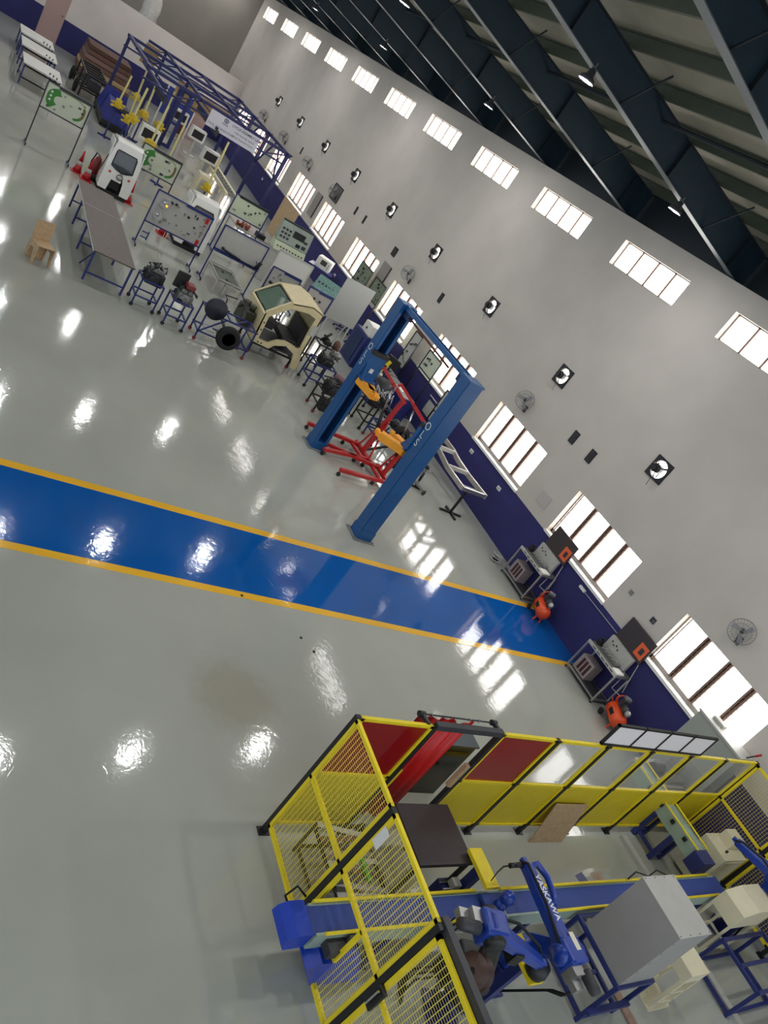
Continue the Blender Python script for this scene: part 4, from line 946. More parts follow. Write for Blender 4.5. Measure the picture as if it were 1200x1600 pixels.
m = MB(); m.lathe([(.05, -.35), (.11, -.33), (.15, -.2), (.15, .05), (.13, .1), (.13, .25), (.08, .33), (.0, .33)], c=(0, 0, .98), axis='y', n=22); m.build('casing', ENGL, e7); m = MB(); m.lathe([(.155, -.08), (.155, .0)], c=(0, 0, .98), axis='y', n=22); m.build('pale_band', CREAM, e7)
e8 = thing('axle_stand', 'dark differential with round tyre on a navy stand behind the engine cranes', 'axle', (15.2, 2.4, 0)); wheeled_frame(e8, .6, .9, .55, NAVY, mat('caster_red', (120,40,36), .5)); tyre('tyre', e8, (-.35, -.1, .62), .27, .16)
m = MB(); m.cyl((-.3, -.1, .62), (.5, -.1, .66), .05, 10); m.ball((.1, -.1, .68), .14); m.tube([(.1, -.1, .7), (0, .4, .8), (-.3, .6, .9)], .03, 8); m.build('differential', ENG, e8)
m = MB(); m.bar((-.5, .1, .3), (-.75, .8, .1), .05); m.build('prop_shaft', BLK, e8)
e9 = thing('gearbox_cutaway', 'open cutaway mechanism of rods and gears behind the orange arms', 'mechanism', (16.0, 2.6, 0)); wheeled_frame(e9, .6, .6, .8, BLK)
m = MB(); r = random.Random(4)
for i in range(12): m.tube([(r.uniform(-.3,.3), r.uniform(-.3,.3), .82), (r.uniform(-.3,.3), r.uniform(-.3,.3), 1.15)], .015, 6)
m.build('rods', STEEL, e9); m = MB()
for i in range(4): m.lathe([(.0, -.02), (.09, -.02), (.09, .02), (.0, .02)], c=(-.2+.13*i, .0, .95), axis='x', n=16)
m.build('gears', ENG, e9)
ir = thing('bar_stand', 'black and brown steel brackets on a low floor stand behind the cranes', 'stand', (14.2, 2.35, 0))
m = MB(); m.bar((-.3, 0, .03), (.3, 0, .03), .06); m.bar((0, -.25, .03), (0, .3, .03), .06); m.bar((0, 0, .03), (0, 0, .5), .06); m.bar((-.15, 0, .5), (.2, .05, .5), .05); m.build('bracket', mat('dark_brown_metal', (46,34,32), .6), ir)
# ================================================================== trainer boards
FACE_CAM, FACE_OUT = -PI/2, PI
def casters(root, xs_, d_=.25):
    for x in xs_:
        MB().bar((x, -d_, .07), (x, d_, .07), .035).build('foot_rail', NAVY, root)
        for y in (-d_, d_): MB().cyl((x-.015, y, .035), (x+.015, y, .035), .035, 10).build('caster', BLK, root)
def board(name, label, loc, rz, W, z0, z1, bm, fm=NAVY, comp=14, seed=1, lab_strip=None, legs=True, cat='board', cm=(BLK, DGREY, STEEL, MGREY), lean=0.0, green=False):
    b = thing(name, label, cat, loc, rz); r = random.Random(seed)
    f = MB()
    for z in (z0, z1): f.bar((-W/2, 0, z), (W/2, 0, z), .035)
    f.bar((-W/2, 0, z0), (-W/2, 0, z1), .035); f.bar((W/2, 0, z0), (W/2, 0, z1), .035); f.build('board_frame', fm, b)
    if legs:
        for x in (-W/2, W/2): MB().bar((x, 0, .07), (x, 0, z0), .035).build('leg', fm, b)
        casters(b, (-W/2, W/2))
    MB().box(-W/2+.015, W/2-.015, .0, .015, z0+.015, z1-.015).build('panel', bm, b)
    if lab_strip: MB().box(lab_strip[0]*W, lab_strip[1]*W, -.03, -.018, z1-.06, z1+.02).build('title_strip', lab_strip[2], b)
    if green:
        H = z1-z0; g1 = MB()
        def sup(t, a, c): return (math.copysign(abs(math.cos(t))**.7, math.cos(t))*a, (z0+z1)/2 + .0 + math.copysign(abs(math.sin(t))**.7, math.sin(t))*c)
        n = 40
        def arc(t0, t1, mtl, nm, w0=.3):
            q = MB(); P = [t0+(t1-t0)*i/16 for i in range(17)]
            o = [sup(t, W*.44, H*.42) for t in P]; ii = [sup(t, W*(.44-w0*.4), H*(.42-w0*.55)) for t in P]
            vs = [(a, -.004, z) for a, z in o] + [(a, -.004, z) for a, z in ii] + [(a, -.0, z) for a, z in o] + [(a, 0, z) for a, z in ii]
            fs = [(k, k+1, 17+k+1, 17+k) for k in range(16)] + [(34+k, 51+k, 51+k+1, 34+k+1) for k in range(16)]
            q._add(vs, fs); q.build(nm, mtl, b)
        arc(PI*.62, PI*1.3, mat('print_green', (58,128,52), .6), 'green_print', .42); arc(-.5, .45, mat('print_brown', (120,104,60), .6), 'brown_print', .15); arc(.45, PI*.62, mat('print_olive', (150,160,120), .6), 'olive_print', .08); arc(-PI*.35, -.5, mat('print_green', (58,128,52), .6), 'green_print', .15)
        for k in range(3): MB().lathe([(.0, -.006), (.035, -.006), (.035, -.001), (.0, -.001)], c=(-W*.36-.0*k, 0, z0+H*(.4+.15*k)), axis='y', n=12).build('dial', WHITE, b)
    for i in range(comp):
        x = r.uniform(-W*.38, W*.42); z = r.uniform(z0+.1, z1-.12); a, c = r.uniform(.015, .05), r.uniform(.012, .04)
        (MB().box(x-a, x+a, -.04, 0, z-c, z+c, c=.004) if i % 3 else MB().cyl((x, -.045, z), (x, 0, z), a*.8, 10)).build('component', cm[i % len(cm)], b)
    return b
SGN = mat('sign_pale', (196,202,180), .6)
board('flow_chart_board', 'pale wheeled board with green printed loop, farther out on the open floor', (26.6, 10.5, 0), FACE_CAM, 1.26, 1.18, 1.94, SGN, DGREY, 8, 2, (-.25, .5, DGREY), green=True)
board('flow_chart_board', 'pale wheeled board with green printed loop, standing right behind the white cab', (26.62, 7.48, 0), FACE_CAM, 1.28, 1.0, 1.76, SGN, DGREY, 8, 3, (-.25, .5, DGREY), green=True)
hb = board('trainer_board', 'grey lighting trainer board with two headlamps and stacked lettering', (22.15, 7.45, 0), FACE_CAM, 1.66, .72, 1.66, mat('board_grey', (168,166,160), .5), NAVY, 24, 5, (0, .5, NAVY))
for i, (x, z) in enumerate(((-.55, 1.4), (-.6, 1.02))):
    q = MB(); q.prism([(-.13, -.1), (.08, -.15), (.15, .02), (.12, .14), (-.06, .13)] if i == 0 else [(-.12, -.05), (.02, -.16), (.13, -.08), (.1, .1), (-.06, .14)], -.07, 0, 'y', M=Tm(x, 0, z)); hl = q.build('headlamp', mat('lamp_lens', (200,200,200), .12, metal=.6), hb)
    m = MB(); m.lathe([(.0, -.085), (.04, -.08), (.06, -.07)], c=(x, 0, z+.02), axis='y', n=16); m.build('reflector', CHROME, hl)
    if i == 0: MB().ball((x+.07, -.075, z-.04), .028).build('indicator_bulb', mat('amber_glow', (255,150,30), .4, emit=1.6), hl)
for z in (1.5, .82): MB().box(.66, .74, -.05, 0, z-.08, z+.08, c=.01).build('tail_lamp', RED, hb)
for i, ch in enumerate('HIOT'): text_mesh('letter', ch, .11, mat('maroon_letter', (50,20,30), .5), hb, face_M((.7, -.004, 1.33-.11*i), (1,0,0), (0,0,1)), bold=True)
m = MB(); m.tube([(-.2, -.03, .7), (-.25, -.2, .4), (-.15, -.3, .02)], .006, 5); m.tube([(-.12, -.03, .7), (-.2, -.22, .4), (-.1, -.33, .02)], .006, 5); m.build('cable', LGRN, hb)
m = MB(); m.bar((-.78, -.1, .3), (-.6, -.1, .3), .03); m.bar((-.78, -.1, .45), (-.6, -.1, .45), .03); m.bar((-.6, -.1, .25), (-.6, -.1, .5), .03); m.build('bracket', NAVY, hb)
b2 = board('trainer_board', 'white trainer board with a steering rack along its lower rail', (21.9, 5.6, 0), FACE_CAM, 1.45, 1.0, 1.72, LGREY, NAVY, 0, 6)
m = MB(); m.cyl((-.45, -.08, 1.08), (.1, -.08, 1.02), .035, 12); m.cyl((.1, -.08, 1.02), (.5, -.08, 1.0), .018, 8); m.ball((.52, -.08, 1.0), .04); m.ball((-.5, -.08, 1.1), .05); m.build('steering_rack', BLK, b2)
MB().box(-.72, .72, -.16, -.02, .96, .985).build('tray', NAVY, b2)
m = MB(); r = random.Random(2)
for i in range(9): m.tube([(.6+r.uniform(-.1,.15), -.1+r.uniform(-.1,.1), 1.0), (.62+r.uniform(-.15,.2), -.1+r.uniform(-.15,.1), 1.25)], .012, 5)
m.build('wire_tangle', BLK, b2)
board('trainer_board', 'white trainer board with navy title strip, behind the cab windscreen', (20.6, 4.55, 0), FACE_CAM, .95, .95, 1.62, LGREY, NAVY, 9, 8, (-.1, .5, NAVY))
board('trainer_board', 'white trainer board with navy title strip, behind the cab roof', (19.5, 3.88, 0), FACE_CAM, .8, .95, 1.85, LGREY, NAVY, 9, 9, (-.1, .5, NAVY))
gb2 = board('trainer_board', 'pale green trainer board carrying small engine parts', (25.5, 4.6, 0), FACE_CAM, 1.25, 1.35, 2.0, LGRN, NAVY, 9, 10, (-.4, .5, BLK))
board('display_board', 'tall pale display board leaning on the window sill left of the lift', (20.75, .35, 0), FACE_OUT, .62, 1.0, 2.1, SGN, BLK, 7, 12)
board('display_board', 'tall grey display board with black instruments seen through the lift', (19.45, .35, 0), FACE_OUT, .5, .95, 2.12, LGREY, BLK, 12, 13)
board('display_board', 'small framed pale display board below the window between the lift posts', (18.2, .3, 0), FACE_OUT, .85, 1.45, 2.05, SGN, BLK, 6, 14)
board('display_board', 'narrow dark framed board with black parts beside the near lift post', (16.55, .35, 0), FACE_OUT, .45, 1.0, 1.7, LGREY, BLK, 10, 15, cm=(BLK, BLK, DGREY))
board('display_board', 'green printed board before the window, left one of the adjacent pair', (24.25, .45, 0), FACE_OUT, 1.05, 1.6, 2.28, mat('board_green', (112,122,104), .6, var=.3, vs=9), BLK, 10, 16)
board('display_board', 'green printed board before the window, right one of the adjacent pair', (22.9, .45, 0), FACE_OUT, .95, 1.6, 2.28, mat('board_green', (112,122,104), .6, var=.3, vs=9), BLK, 8, 17)
# ================================================================== tables, signs, cabs and carts farther down the hall
dt = thing('long_table', 'long dark-topped work table on navy legs in the open floor', 'table', (20.2, 9.6, 0))
MB().box(-2.5, 2.5, -.48, .48, .74, .77).build('tabletop', TABTOP, dt)
MB().bar((-2.5, .49, .75), (2.5, .49, .75), .02).build('edge_strip', LGREY, dt); MB().box(.62, .64, -.48, .48, .771, .773).build('seam', LGREY, dt)
for x in (-2.4, -.6, 1.1, 2.4):
    for y in (-.44, .44): MB().bar((x, y, 0), (x, y, .74), .045).build('leg', NAVY, dt)
    f = MB(); f.bar((x, -.44, .2), (x, .44, .2), .035); f.build('cross_rail', NAVY, dt)
f = MB(); f.bar((-2.4, .44, .7), (-1.5, .44, .02), .03); f.build('brace', NAVY, dt)
MB().bar((-2.45, .44, .68), (-.55, .44, .68), .04).build('top_rail', NAVY, dt)
ch = thing('plywood_chair', 'small plain plywood chair alone on the open floor at the left', 'chair', (17.65, 11.05, 0), .35)
MB().box(-.2, .2, -.2, .2, .42, .44).build('seat', PLY, ch)
MB().box(.18, .2, -.2, .2, .0, .86).build('backrest', PLY, ch)
for s in (-1, 1):
    m = MB(); m.prism([(-.2, 0), (-.12, 0), (-.05, .3), (.1, .3), (.14, 0), (.2, 0), (.2, .42), (-.2, .42)], s*.19-.01, s*.19+.01, 'y'); m.build('side_panel', PLY, ch)
def cone(x, y, label, tilt=0, h=.7):
    c = thing('traffic_cone', label, 'cone', (x, y, 0), 0, 'red traffic cones'); c.rotation_euler = (0, tilt, 0)
    MB().box(-.18, .18, -.18, .18, 0, .03, c=.005).build('base', RED, c)
    MB().lathe([(.13, .03), (.105, .16), (.09, .24)], n=20).build('lower_cone', RED, c); MB().lathe([(.09, .24), (.068, .36)], n=20).build('white_band', LGREY, c)
    MB().lathe([(.068, .36), (.035, h-.15), (.02, h), (.0, h)], n=20).build('upper_cone', RED, c)
cone(26.35, 9.6, 'red traffic cone with white band, leftmost by the pale sign board')
cone(26.0, 9.35, 'red traffic cone against the left flank of the white cab')
cone(25.85, 8.05, 'red traffic cone at the right corner of the white cab', h=.75)
cone(24.3, 7.1, 'red traffic cone peeping over the lighting trainer board')
ex = thing('fire_extinguisher_trolley', 'red wheeled tank with dark hose between the cones and white cab', 'trolley', (26.4, 9.15, 0))
MB().lathe([(.0, .12), (.1, .14), (.12, .2), (.12, .62), (.08, .72), (.0, .76)], n=18).build('tank', mat('dark_red', (110,26,28), .4), ex)
m = MB(); m.cyl((-.12, -.1, .1), (-.12, .1, .1), .1, 14); m.build('wheel', BLKR, ex); m = MB(); m.tube([(0, .0, .76), (.1, .1, .8), (.15, .15, .5), (.1, .15, .3)], .02, 6); m.build('hose', BLK, ex)
def rick_cab(loc, label, half):
    c = thing('rickshaw_cab', label, 'cab', loc, 0)
    W = .47; wm = mat('cab_white', (232,230,224), .3, coat=.4)
    # front face towards -x
    o = [(-W, .12), (-W, .75), (-W*.93, 1.32), (-W*.8, 1.58), (W*.8, 1.58), (W*.93, 1.32), (W, .75), (W, .12), (W*.45, .12), (W*.38, .48), (-W*.38, .48), (-W*.45, .12)]
    inn = [(-W*.7, .88), (-W*.7, .9), (-W*.66, 1.3), (-W*.6, 1.36), (W*.6, 1.36), (W*.66, 1.3), (W*.7, .9), (W*.7, .88), (W*.3, .8), (W*.1, .79), (-W*.1, .79), (-W*.3, .8)]
    vs = [];
    def X_(z): return 0 if z < .8 else (z-.8)*.22
    m = MB(); n = len(o); V = [(X_(z), y, z) for y, z in o] + [(X_(z), y, z) for y, z in inn] + [(X_(z)+.03, y, z) for y, z in o] + [(X_(z)+.03, y, z) for y, z in inn]
    F_ = []
    for i in range(n):
        j = (i+1) % n; F_ += [(i, j, n+j, n+i), (2*n+i, 3*n+i, 3*n+j, 2*n+j), (i, 2*n+i, 2*n+j, j), (n+i, n+j, 3*n+j, 3*n+i)]
    m._add(V, F_); m.build('front_shell', wm, c)
    m = MB(); m.hull([(.17, -W*.82, 1.57), (.17, W*.82, 1.57), (.3, W*.86, 1.66), (.3, -W*.86, 1.66)], [(.85, -W*.82, 1.52), (.85, W*.82, 1.52), (.85, W*.9, 1.6), (.85, -W*.9, 1.6)]); m.build('roof', wm, c)
    for s in (-1, 1):
        m = MB(); m.prism([(0, .15), (0, .8), (.17, 1.57), (.85, 1.55), (.85, 1.4), (.35, 1.35), (.25, .75), (.5, .15)], s*W-.015, s*W+.015, 'y'); m.build('side_shell', wm, c)
    m = MB(); V = [(X_(z)+.01, y, z) for y, z in inn]; V2 = [(a+.01, b, d) for a, b, d in V]; m.hull(V, V2); m.build('windscreen', mat('cab_glass', (70,78,84), .05, alpha=.7, coat=.5), c)
    m = MB(); m.tube([(X_(z)-.008, y, z) for y, z in inn], .016, 6, closed=True); m.build('screen_seal', BLKR, c)
    m = MB(); m.lathe([(.0, -.05), (.07, -.045), (.085, -.02), (.085, .02)], c=(0, -.02, .64), axis='x', n=20); m.build('headlamp', mat('lamp_lens', (200,200,200), .12, metal=.6), c); MB().tube([(-.03, -.02+.085*math.cos(2*PI*i/18), .64+.085*math.sin(2*PI*i/18)) for i in range(18)], .012, 6, closed=True).build('lamp_ring', DGREY, c)
    for s in (-1, 1): MB().lathe([(.0, -.03), (.03, -.028), (.04, 0)], c=(0, s*.3, .68), axis='x', n=14).build('indicator', mat('red_lens', (190,50,36), .3), c)
    m = MB(); m.prism([(-.16, .2), (.16, .2), (.14, .46), (-.14, .46)], .1, .12, 'x'); m.build('wheel_well', BLK, c)
    for y0, y1 in ((.02, -.25), (-.08, .22)): m = MB(); m.bar((-.03, y0, .76), (.01, y0+(y1-y0), .9), .015); m.build('wiper', BLK, c)
    m = MB(); m.box(.3, .6, -.3, .3, .15, .9, c=.03); m.build('inner_panel', DGREY, c)
    m = MB(); m.bar((.1, W+.03, 1.1), (.35, W+.05, .5), .02); m.build('side_bar', BLK, c)
    MB().box(.0, .8, -W+.03, W-.03, 0, .12).build('plinth', BLK, c)
    return c
rick_cab((25.6, 8.6, 0), 'white three-wheeler front cab with round headlamp behind the dark table', 0)
rick_cab((23.9, 6.35, 0), 'white three-wheeler cab half hidden behind the lighting trainer board', 1)
lt = thing('glass_top_table', 'low white framed table with dark glass under the steering board', 'table', (21.6, 5.75, 0))
f = MB()
for x in (-.65, .65): f.bar((x, -.38, .5), (x, .38, .5), .03)
for y in (-.38, .38): f.bar((-.65, y, .5), (.65, y, .5), .03)
f.build('frame_rail', LGREY, lt)
for x in (-.65, .65):
    for y in (-.38, .38): MB().bar((x, y, 0), (x, y, .5), .03).build('leg', LGREY, lt)
MB().box(-.63, .63, -.36, .36, .44, .455).build('glass_shelf', mat('grey_green_glass', (86,94,84), .15), lt)
for x in (-.3, .3): MB().box(x-.06, x+.06, -.03, .03, .456, .47).build('black_clip', BLK, lt)
pr = MB().cyl((20.3, 6.05, .03), (20.0, 5.75, .03), .03, 8).build('rubber_pipe', BLKR); tag(pr, 'short black pipe lying on the floor before the low white table', 'pipe')
# plate easels and panels
ep = thing('steel_plate_easel', 'large plain pale metal plate on an easel above the parts stands', 'easel', (19.5, 2.93, 0), FACE_CAM)
MB().box(-.52, .5, -.02, 0, 1.3, 2.59).build('plate', mat('brushed_plate', (178,180,176), .35, metal=.3), ep)
for x in (-.4, .4): m = MB(); m.bar((x, .02, 0), (x, .02, 2.2), .04); m.bar((x, .02, 2.0), (x, .6, 0), .035); m.build('easel_leg', LGREY, ep)
wb = board('whiteboard', 'large white framed board standing behind the beige cab', (22.6, 3.62, 0), FACE_CAM, 1.25, 1.03, 1.7, mat('board_white', (208,208,200), .4), LGREY, 0, 20)
gd = thing('engine_parts_table', 'pale table carrying orange-red engine parts and a black box', 'table', (26.45, 4.05, 0))
MB().box(-.7, .7, -.75, .55, .95, .99).build('tabletop', mat('grey_top', (160,156,150), .5), gd)
for x in (-.65, .65):
    for y in (-.7, .5): MB().bar((x, y, 0), (x, y, .95), .04).build('leg', LGREY, gd)
m = MB(); r = random.Random(8)
for i in range(7):
    p = Vector((r.uniform(-.3, .3), r.uniform(.0, .5), 1.02)); m.cyl(p, p+Vector((r.uniform(-.15,.15), r.uniform(-.15,.15), .12)), .05, 10)
o = m.build('red_engine', mat('rusty_red', (150,72,48), .5, var=.2)); o.location = (26.3, 4.05, 0); tag(o, 'rusty orange cutaway engine lying on the pale table', 'engine')
o = MB().box(-.22, .12, -.5, -.2, .99, 1.15, c=.01).build('black_case', BLK, None, (26.0, 4.05, 0)); tag(o, 'open black case on the near corner of the pale table', 'case')
pb = thing('plywood_sheet', 'tall brown plywood sheet standing upright near the wall', 'board', (28.0, 2.4, 0), FACE_OUT)
MB().box(-.95, .95, -.01, .01, .75, 2.2).build('ply_panel', PLY, pb); MB().box(-.95, .95, .0, .012, 0.05, .75).build('lower_panel', LGREY, pb)
for x in (-.8, .8): m = MB(); m.bar((x, .05, 0), (x, .05, 1.5), .04); m.bar((x, .05, 1.3), (x, .5, 0), .03); m.build('prop', PLY, pb)
cs = thing('control_console', 'grey green control console with black screen and gauges by the wall', 'console', (25.0, 3.05, 0), FACE_CAM)
MB().prism([(-.25, 1.5), (-.1, 2.15), (.05, 2.15), (.05, 1.5)], -.6, .6, 'x').build('console_head', mat('console_green', (150,160,150), .45), cs)
MB().prism([(-.4, 1.2), (-.25, 1.48), (.05, 1.48), (.05, 1.2)], -.6, .6, 'x').build('console_desk', LGRN, cs)
MB().box(-.55, .55, -.3, .25, 0, 1.2, c=.01).build('cabinet', LGREY, cs)
def cm_(u, v, a, b, nm, mt, th=.02):   # on sloped head face
    y0 = -.25 + (v-1.5)*(.15/.65); m = MB(); m.bar((u-a, y0-.01, v), (u+a, y0-.01, v), th, b*2); m.build(nm, mt, cs)
cm_(.12, 1.86, .22, .14, 'screen', BLK)
for i in range(3):
    for j in range(3): cm_(-.5+.13*i, 1.65+.13*j, .04, .035, 'switch', DGREY)
cm_(.2, 1.6, .08, .06, 'gauge', BLK); cm_(.42, 1.62, .07, .06, 'gauge', DGREY); cm_(.42, 1.8, .07, .04, 'meter', DGREY)
MB().box(-.6, .6, -.12, .0, 2.15, 2.19).build('top_trim', BLK, cs)
for i in range(9): MB().box(-.5+.12*i, -.46+.12*i, -.36, -.31, 1.32, 1.36).build('button', DGREY, cs)
wbx = thing('test_cabinet', 'small white cabinet with dark screen on a navy table against the wall', 'cabinet', (26.7, .7, 0), FACE_CAM-.6)
MB().box(-.3, .3, -.3, .2, .95, 1.35, c=.02).build('white_box', WHITE, wbx); MB().box(-.12, .12, -.31, -.3, 1.1, 1.28).build('screen', mat('olive_screen', (60,66,54), .3), wbx)
for i in range(3): MB().lathe([(.0, -.32), (.02, -.32), (.02, -.3)], c=(.2, 0, 1.05+.08*i), axis='y', n=10).build('knob', DGREY, wbx)
f = MB(); f.box(-.5, .5, -.4, .3, .9, .95); f.build('tabletop', NAVY, wbx)
for x in (-.45, .45):
    for y in (-.35, .25): MB().bar((x, y, 0), (x, y, .9), .05).build('leg', NAVY, wbx)
tm = thing('circuit_panel_table', 'navy table with a teal circuit panel tilted on it behind the metal plate', 'table', (23.6, 1.7, 0), FACE_CAM-.6)
MB().box(-.5, .5, -.3, .3, .85, .9).build('tabletop', NAVY, tm); MB().prism([(-.25, .92), (-.22, .9), (.25, 1.3), (.22, 1.33)], -.45, .45, 'x').build('circuit_panel', mat('teal_panel', (110,146,140), .5, var=.3, vs=16), tm)
for x in (-.45, .45):
    for y in (-.25, .25): MB().bar((x, y, 0), (x, y, .85), .05).build('leg', NAVY, tm)
for i in range(6): MB().box(-.35+.13*i, -.3+.13*i, -.08+.02*i, -.0+.02*i, 1.1, 1.16).build('component', DGREY, tm)
def desk(x, y, label, items, rz=FACE_OUT):
    d = thing('work_desk', label, 'desk', (x, y, 0), rz)
    MB().box(-.7, .7, -.3, .18, .78, .81).build('desk_top', MGREY, d); MB().box(-.66, .66, -.27, .15, .1, .775).build('navy_body', NAVY, d)
    for xx in (-.665, .665): MB().box(xx-.03, xx+.03, -.29, .17, 0, .78).build('leg_panel', NAVY, d)
    return d
desk(19.4, .85, 'navy desk with pale top and black monitor seen through the lift frame', 0); desk(17.9, .9, 'navy desk with pale top and small papers beside the near lift post', 0)
mo = thing('monitor', 'black flat monitor seen from behind on the navy desk', 'monitor', (19.0, .9, .81), .5); MB().box(-.25, .25, -.02, .02, .1, .42, c=.008).build('screen_case', BLK, mo); m = MB(); m.box(-.02, .02, -.01, .03, .0, .15); m.box(-.1, .1, -.07, .09, 0, .012); m.build('stand', BLK, mo)
mo = thing('oscilloscope', 'small blue and black instrument on the pale desk top', 'instrument', (19.6, .9, .81)); MB().box(-.15, .15, -.1, .12, 0, .16, c=.01).build('case', LBLUED, mo); MB().box(-.1, .02, .12, .125, .04, .13).build('screen', BLK, mo)
m = MB(); r = random.Random(31)
for i in range(8): p = Vector((19.4+r.uniform(-.1,.2), .92+r.uniform(-.12,.1), .83)); m.tube([p, p+Vector((r.uniform(-.2,.2), r.uniform(-.2,.2), .15)), p+Vector((r.uniform(-.3,.3), r.uniform(-.3,.3), .0))], .014, 5)
o = m.build('cable_heap', BLK); o['kind'] = 'stuff'; tag(o, 'heap of black cables on the navy desk', 'cables')
o = MB().box(-.2, .2, -.14, .14, 0, .02, M=Tm(17.8, .92, .81)).build('tray', WHITE); tag(o, 'white tray on the smaller navy desk by the near lift post', 'tray')
o = thing('wall_chart', 'grey poster on the blue band with a thin bright light tube above', 'poster', (17.35, .0, .75)); MB().box(-.28, .28, 0, .015, -.2, .2).build('poster_sheet', LGREY, o); MB().cyl((-.35, .03, .32), (.35, .03, .32), .015, 8).build('tube_light', mat('tube_white', (235,235,240), .4), o)
yb = thing('yellow_level', 'bright yellow tool bar leaning by the navy boxes left of the lift', 'tool', (18.3, 1.9, 0)); MB().bar((0, 0, .0), (.1, -.5, 1.25), .1, .05).build('bar', YELP, yb); MB().box(.02, .1, -.42, -.32, .95, 1.1).build('dark_grip', BLK, yb)
nb = thing('navy_tool_cabinet', 'navy storage cabinet with pale printer on top behind the metal plate', 'cabinet', (20.7, 1.1, 0), FACE_OUT); MB().box(-.5, .5, -.3, .3, 0, 1.1, c=.008).build('cabinet_body', NAVY, nb); MB().box(-.35, .3, -.32, -.3, .1, 1.0).build('door', LBLUED, nb)
pn = thing('printer', 'pale printer sitting on the navy storage cabinet', 'printer', (20.6, 1.1, 1.1), FACE_OUT); MB().box(-.3, .3, -.25, .25, 0, .35, c=.02).build('case', WHITE, pn); MB().box(-.1, .0, -.255, -.25, .12, .2).build('button_panel', DGREY, pn)
dr = thing('drum_container', 'dark cylindrical drum lying beside the silver gearbox casing', 'drum', (17.9, 1.5, 0)); MB().lathe([(.0, 0), (.25, 0), (.25, .8), (.22, .82), (.0, .82)], n=20).build('drum_body', DGREY, dr); MB().lathe([(.255, .4), (.255, .43)], n=20).build('hoop', BLK, dr)
for i, (x, y, lb) in enumerate(((24.9, 5.6, 'pale beige bench unit under the green parts board'), )):
    pass
# roller whiteboards hung at wall (grey vertical signs)
for x, z0, z1, lb in ((31.72, 1.6, 2.6, 'narrow grey projector screen board on the wall between two windows, farther one'), (23.9, 1.7, 2.75, 'narrow grey board on the wall left of the lift, nearer one')):
    v = thing('wall_board', lb, 'board', (x, .0, 0)); MB().box(-.33, .33, .01, .03, z0, z1).build('board_face', mat('wall_board_grey', (142,136,130), .6), v); MB().bar((-.34, .035, z0), (-.34, .035, z1), .03).build('dark_edge', DGREY, v)
# ------------------------------------------------------------------ far end: tables, gantry, hoists
for i, (x, lb) in enumerate(((41.2, 'white folding table, farthest of the three in a row'), (38.5, 'white folding table, middle of the three in a row'), (35.1, 'white folding table, nearest of the three in a row'))):
    t = thing('folding_table', lb, 'table', (x, 10.6, 0), 0, 'white tables by the far wall')
    MB().box(-.95, .95, -.68, .68, .75, .79).build('tabletop', WHITE, t)
    for sx in (-.88, .88):
        for sy in (-.62, .62): MB().bar((sx, sy, 0), (sx, sy, .75), .05).build('leg', NAVY, t)
    f = MB()
    for sy in (-.62, .62): f = MB(); f.bar((-.88, sy, .2), (.88, sy, .2), .035); f.build('side_rail', NAVY, t); f = MB(); f.bar((-.88, -.62, .68), (-.88, .62, .68), .04); f.bar((-.88, -.62, .25), (-.88, .62, .25), .04); f.build('end_rail', NAVY, t)
    for k in range(3): MB().box(-.9+.1*k, -.86+.1*k, -.5+.12*k, -.46+.12*k, .7, .86).build('clamp', DGREY, t)
bs = thing('crate_stack', 'stack of brown cardboard and steel sections before the far partition', 'stack', (45.2, 7.2, 0))
for k in range(6): MB().box(-1.2+.1*k, 1.0+.05*k, -1.3+.05*k, 1.2-.04*k, .05+.22*k, .24+.22*k, c=.01).build('section', [BROWN, PLY, BROWN, mat('mauve_brown', (128,100,92), .7), BROWN, mat('dark_rust', (84,54,44), .7)][k], bs)
for y in (-1.1, 0, 1.0): MB().box(-1.3, 1.2, y, y+.12, 0, .06).build('skid', BROWN, bs)
mf = thing('motor_frame', 'dark tubular vehicle frame with wheels standing before the brown stack', 'frame', (39.8, 8.3, 0))
f = MB()
for z in (.35, .95):
    for y in (-.45, .45): f.bar((-1.6, y, z), (1.5, y, z), .07)
    for x in (-1.5, -.9, -.3, .3, .9, 1.5): f.bar((x, -.45, z), (x, .45, z), .07)
f.build('tube_frame', BLK, mf)
for x in (-1.5, 0, 1.5):
    for y in (-.45, .45): MB().bar((x, y, 0), (x, y, .95), .07).build('upright', BLK, mf)
for x in (-1.1, 1.2): tyre('tyre', mf, (x, .62, .3), .3, .14, 'y')
for k in range(3): MB().box(-1.3+.8*k, -1.0+.8*k, -.3, .2, .4, .8, c=.03).build('seat_box', DGREY, mf)
bb = thing('blue_tarp_cart', 'cart heaped with bright blue covers and crates on a dark base', 'cart', (36.4, 7.6, 0))
MB().box(-1.6, 1.5, -.55, .55, .12, .3, c=.02).build('cart_base', BLK, bb)
BR = mat('tarp_blue', (26,38,124), .5, var=.25, vs=4)
MB().hull([(-1.5, -.5, .3), (-1.5, .5, .3), (0, .5, .3), (0, -.5, .3)], [(-1.3, -.4, .85), (-1.3, .4, .95), (-.2, .4, 1.05), (-.2, -.4, .9)]).build('tarp', BR, bb)
MB().hull([(.1, -.5, .3), (.1, .5, .3), (1.5, .5, .3), (1.5, -.5, .3)], [(.2, -.35, 1.2), (.2, .4, 1.3), (1.2, .4, 1.1), (1.3, -.4, .8)]).build('tarp', BR, bb)
MB().box(-1.5, -.9, -.3, .3, .85, 1.0, c=.02).build('crate', DGREY, bb)
for x in (-1.3, 1.2):
    for y in (-.5, .5): MB().cyl((x, y-.03, .12), (x, y+.03, .12), .12, 14).build('wheel', BLKR, bb)
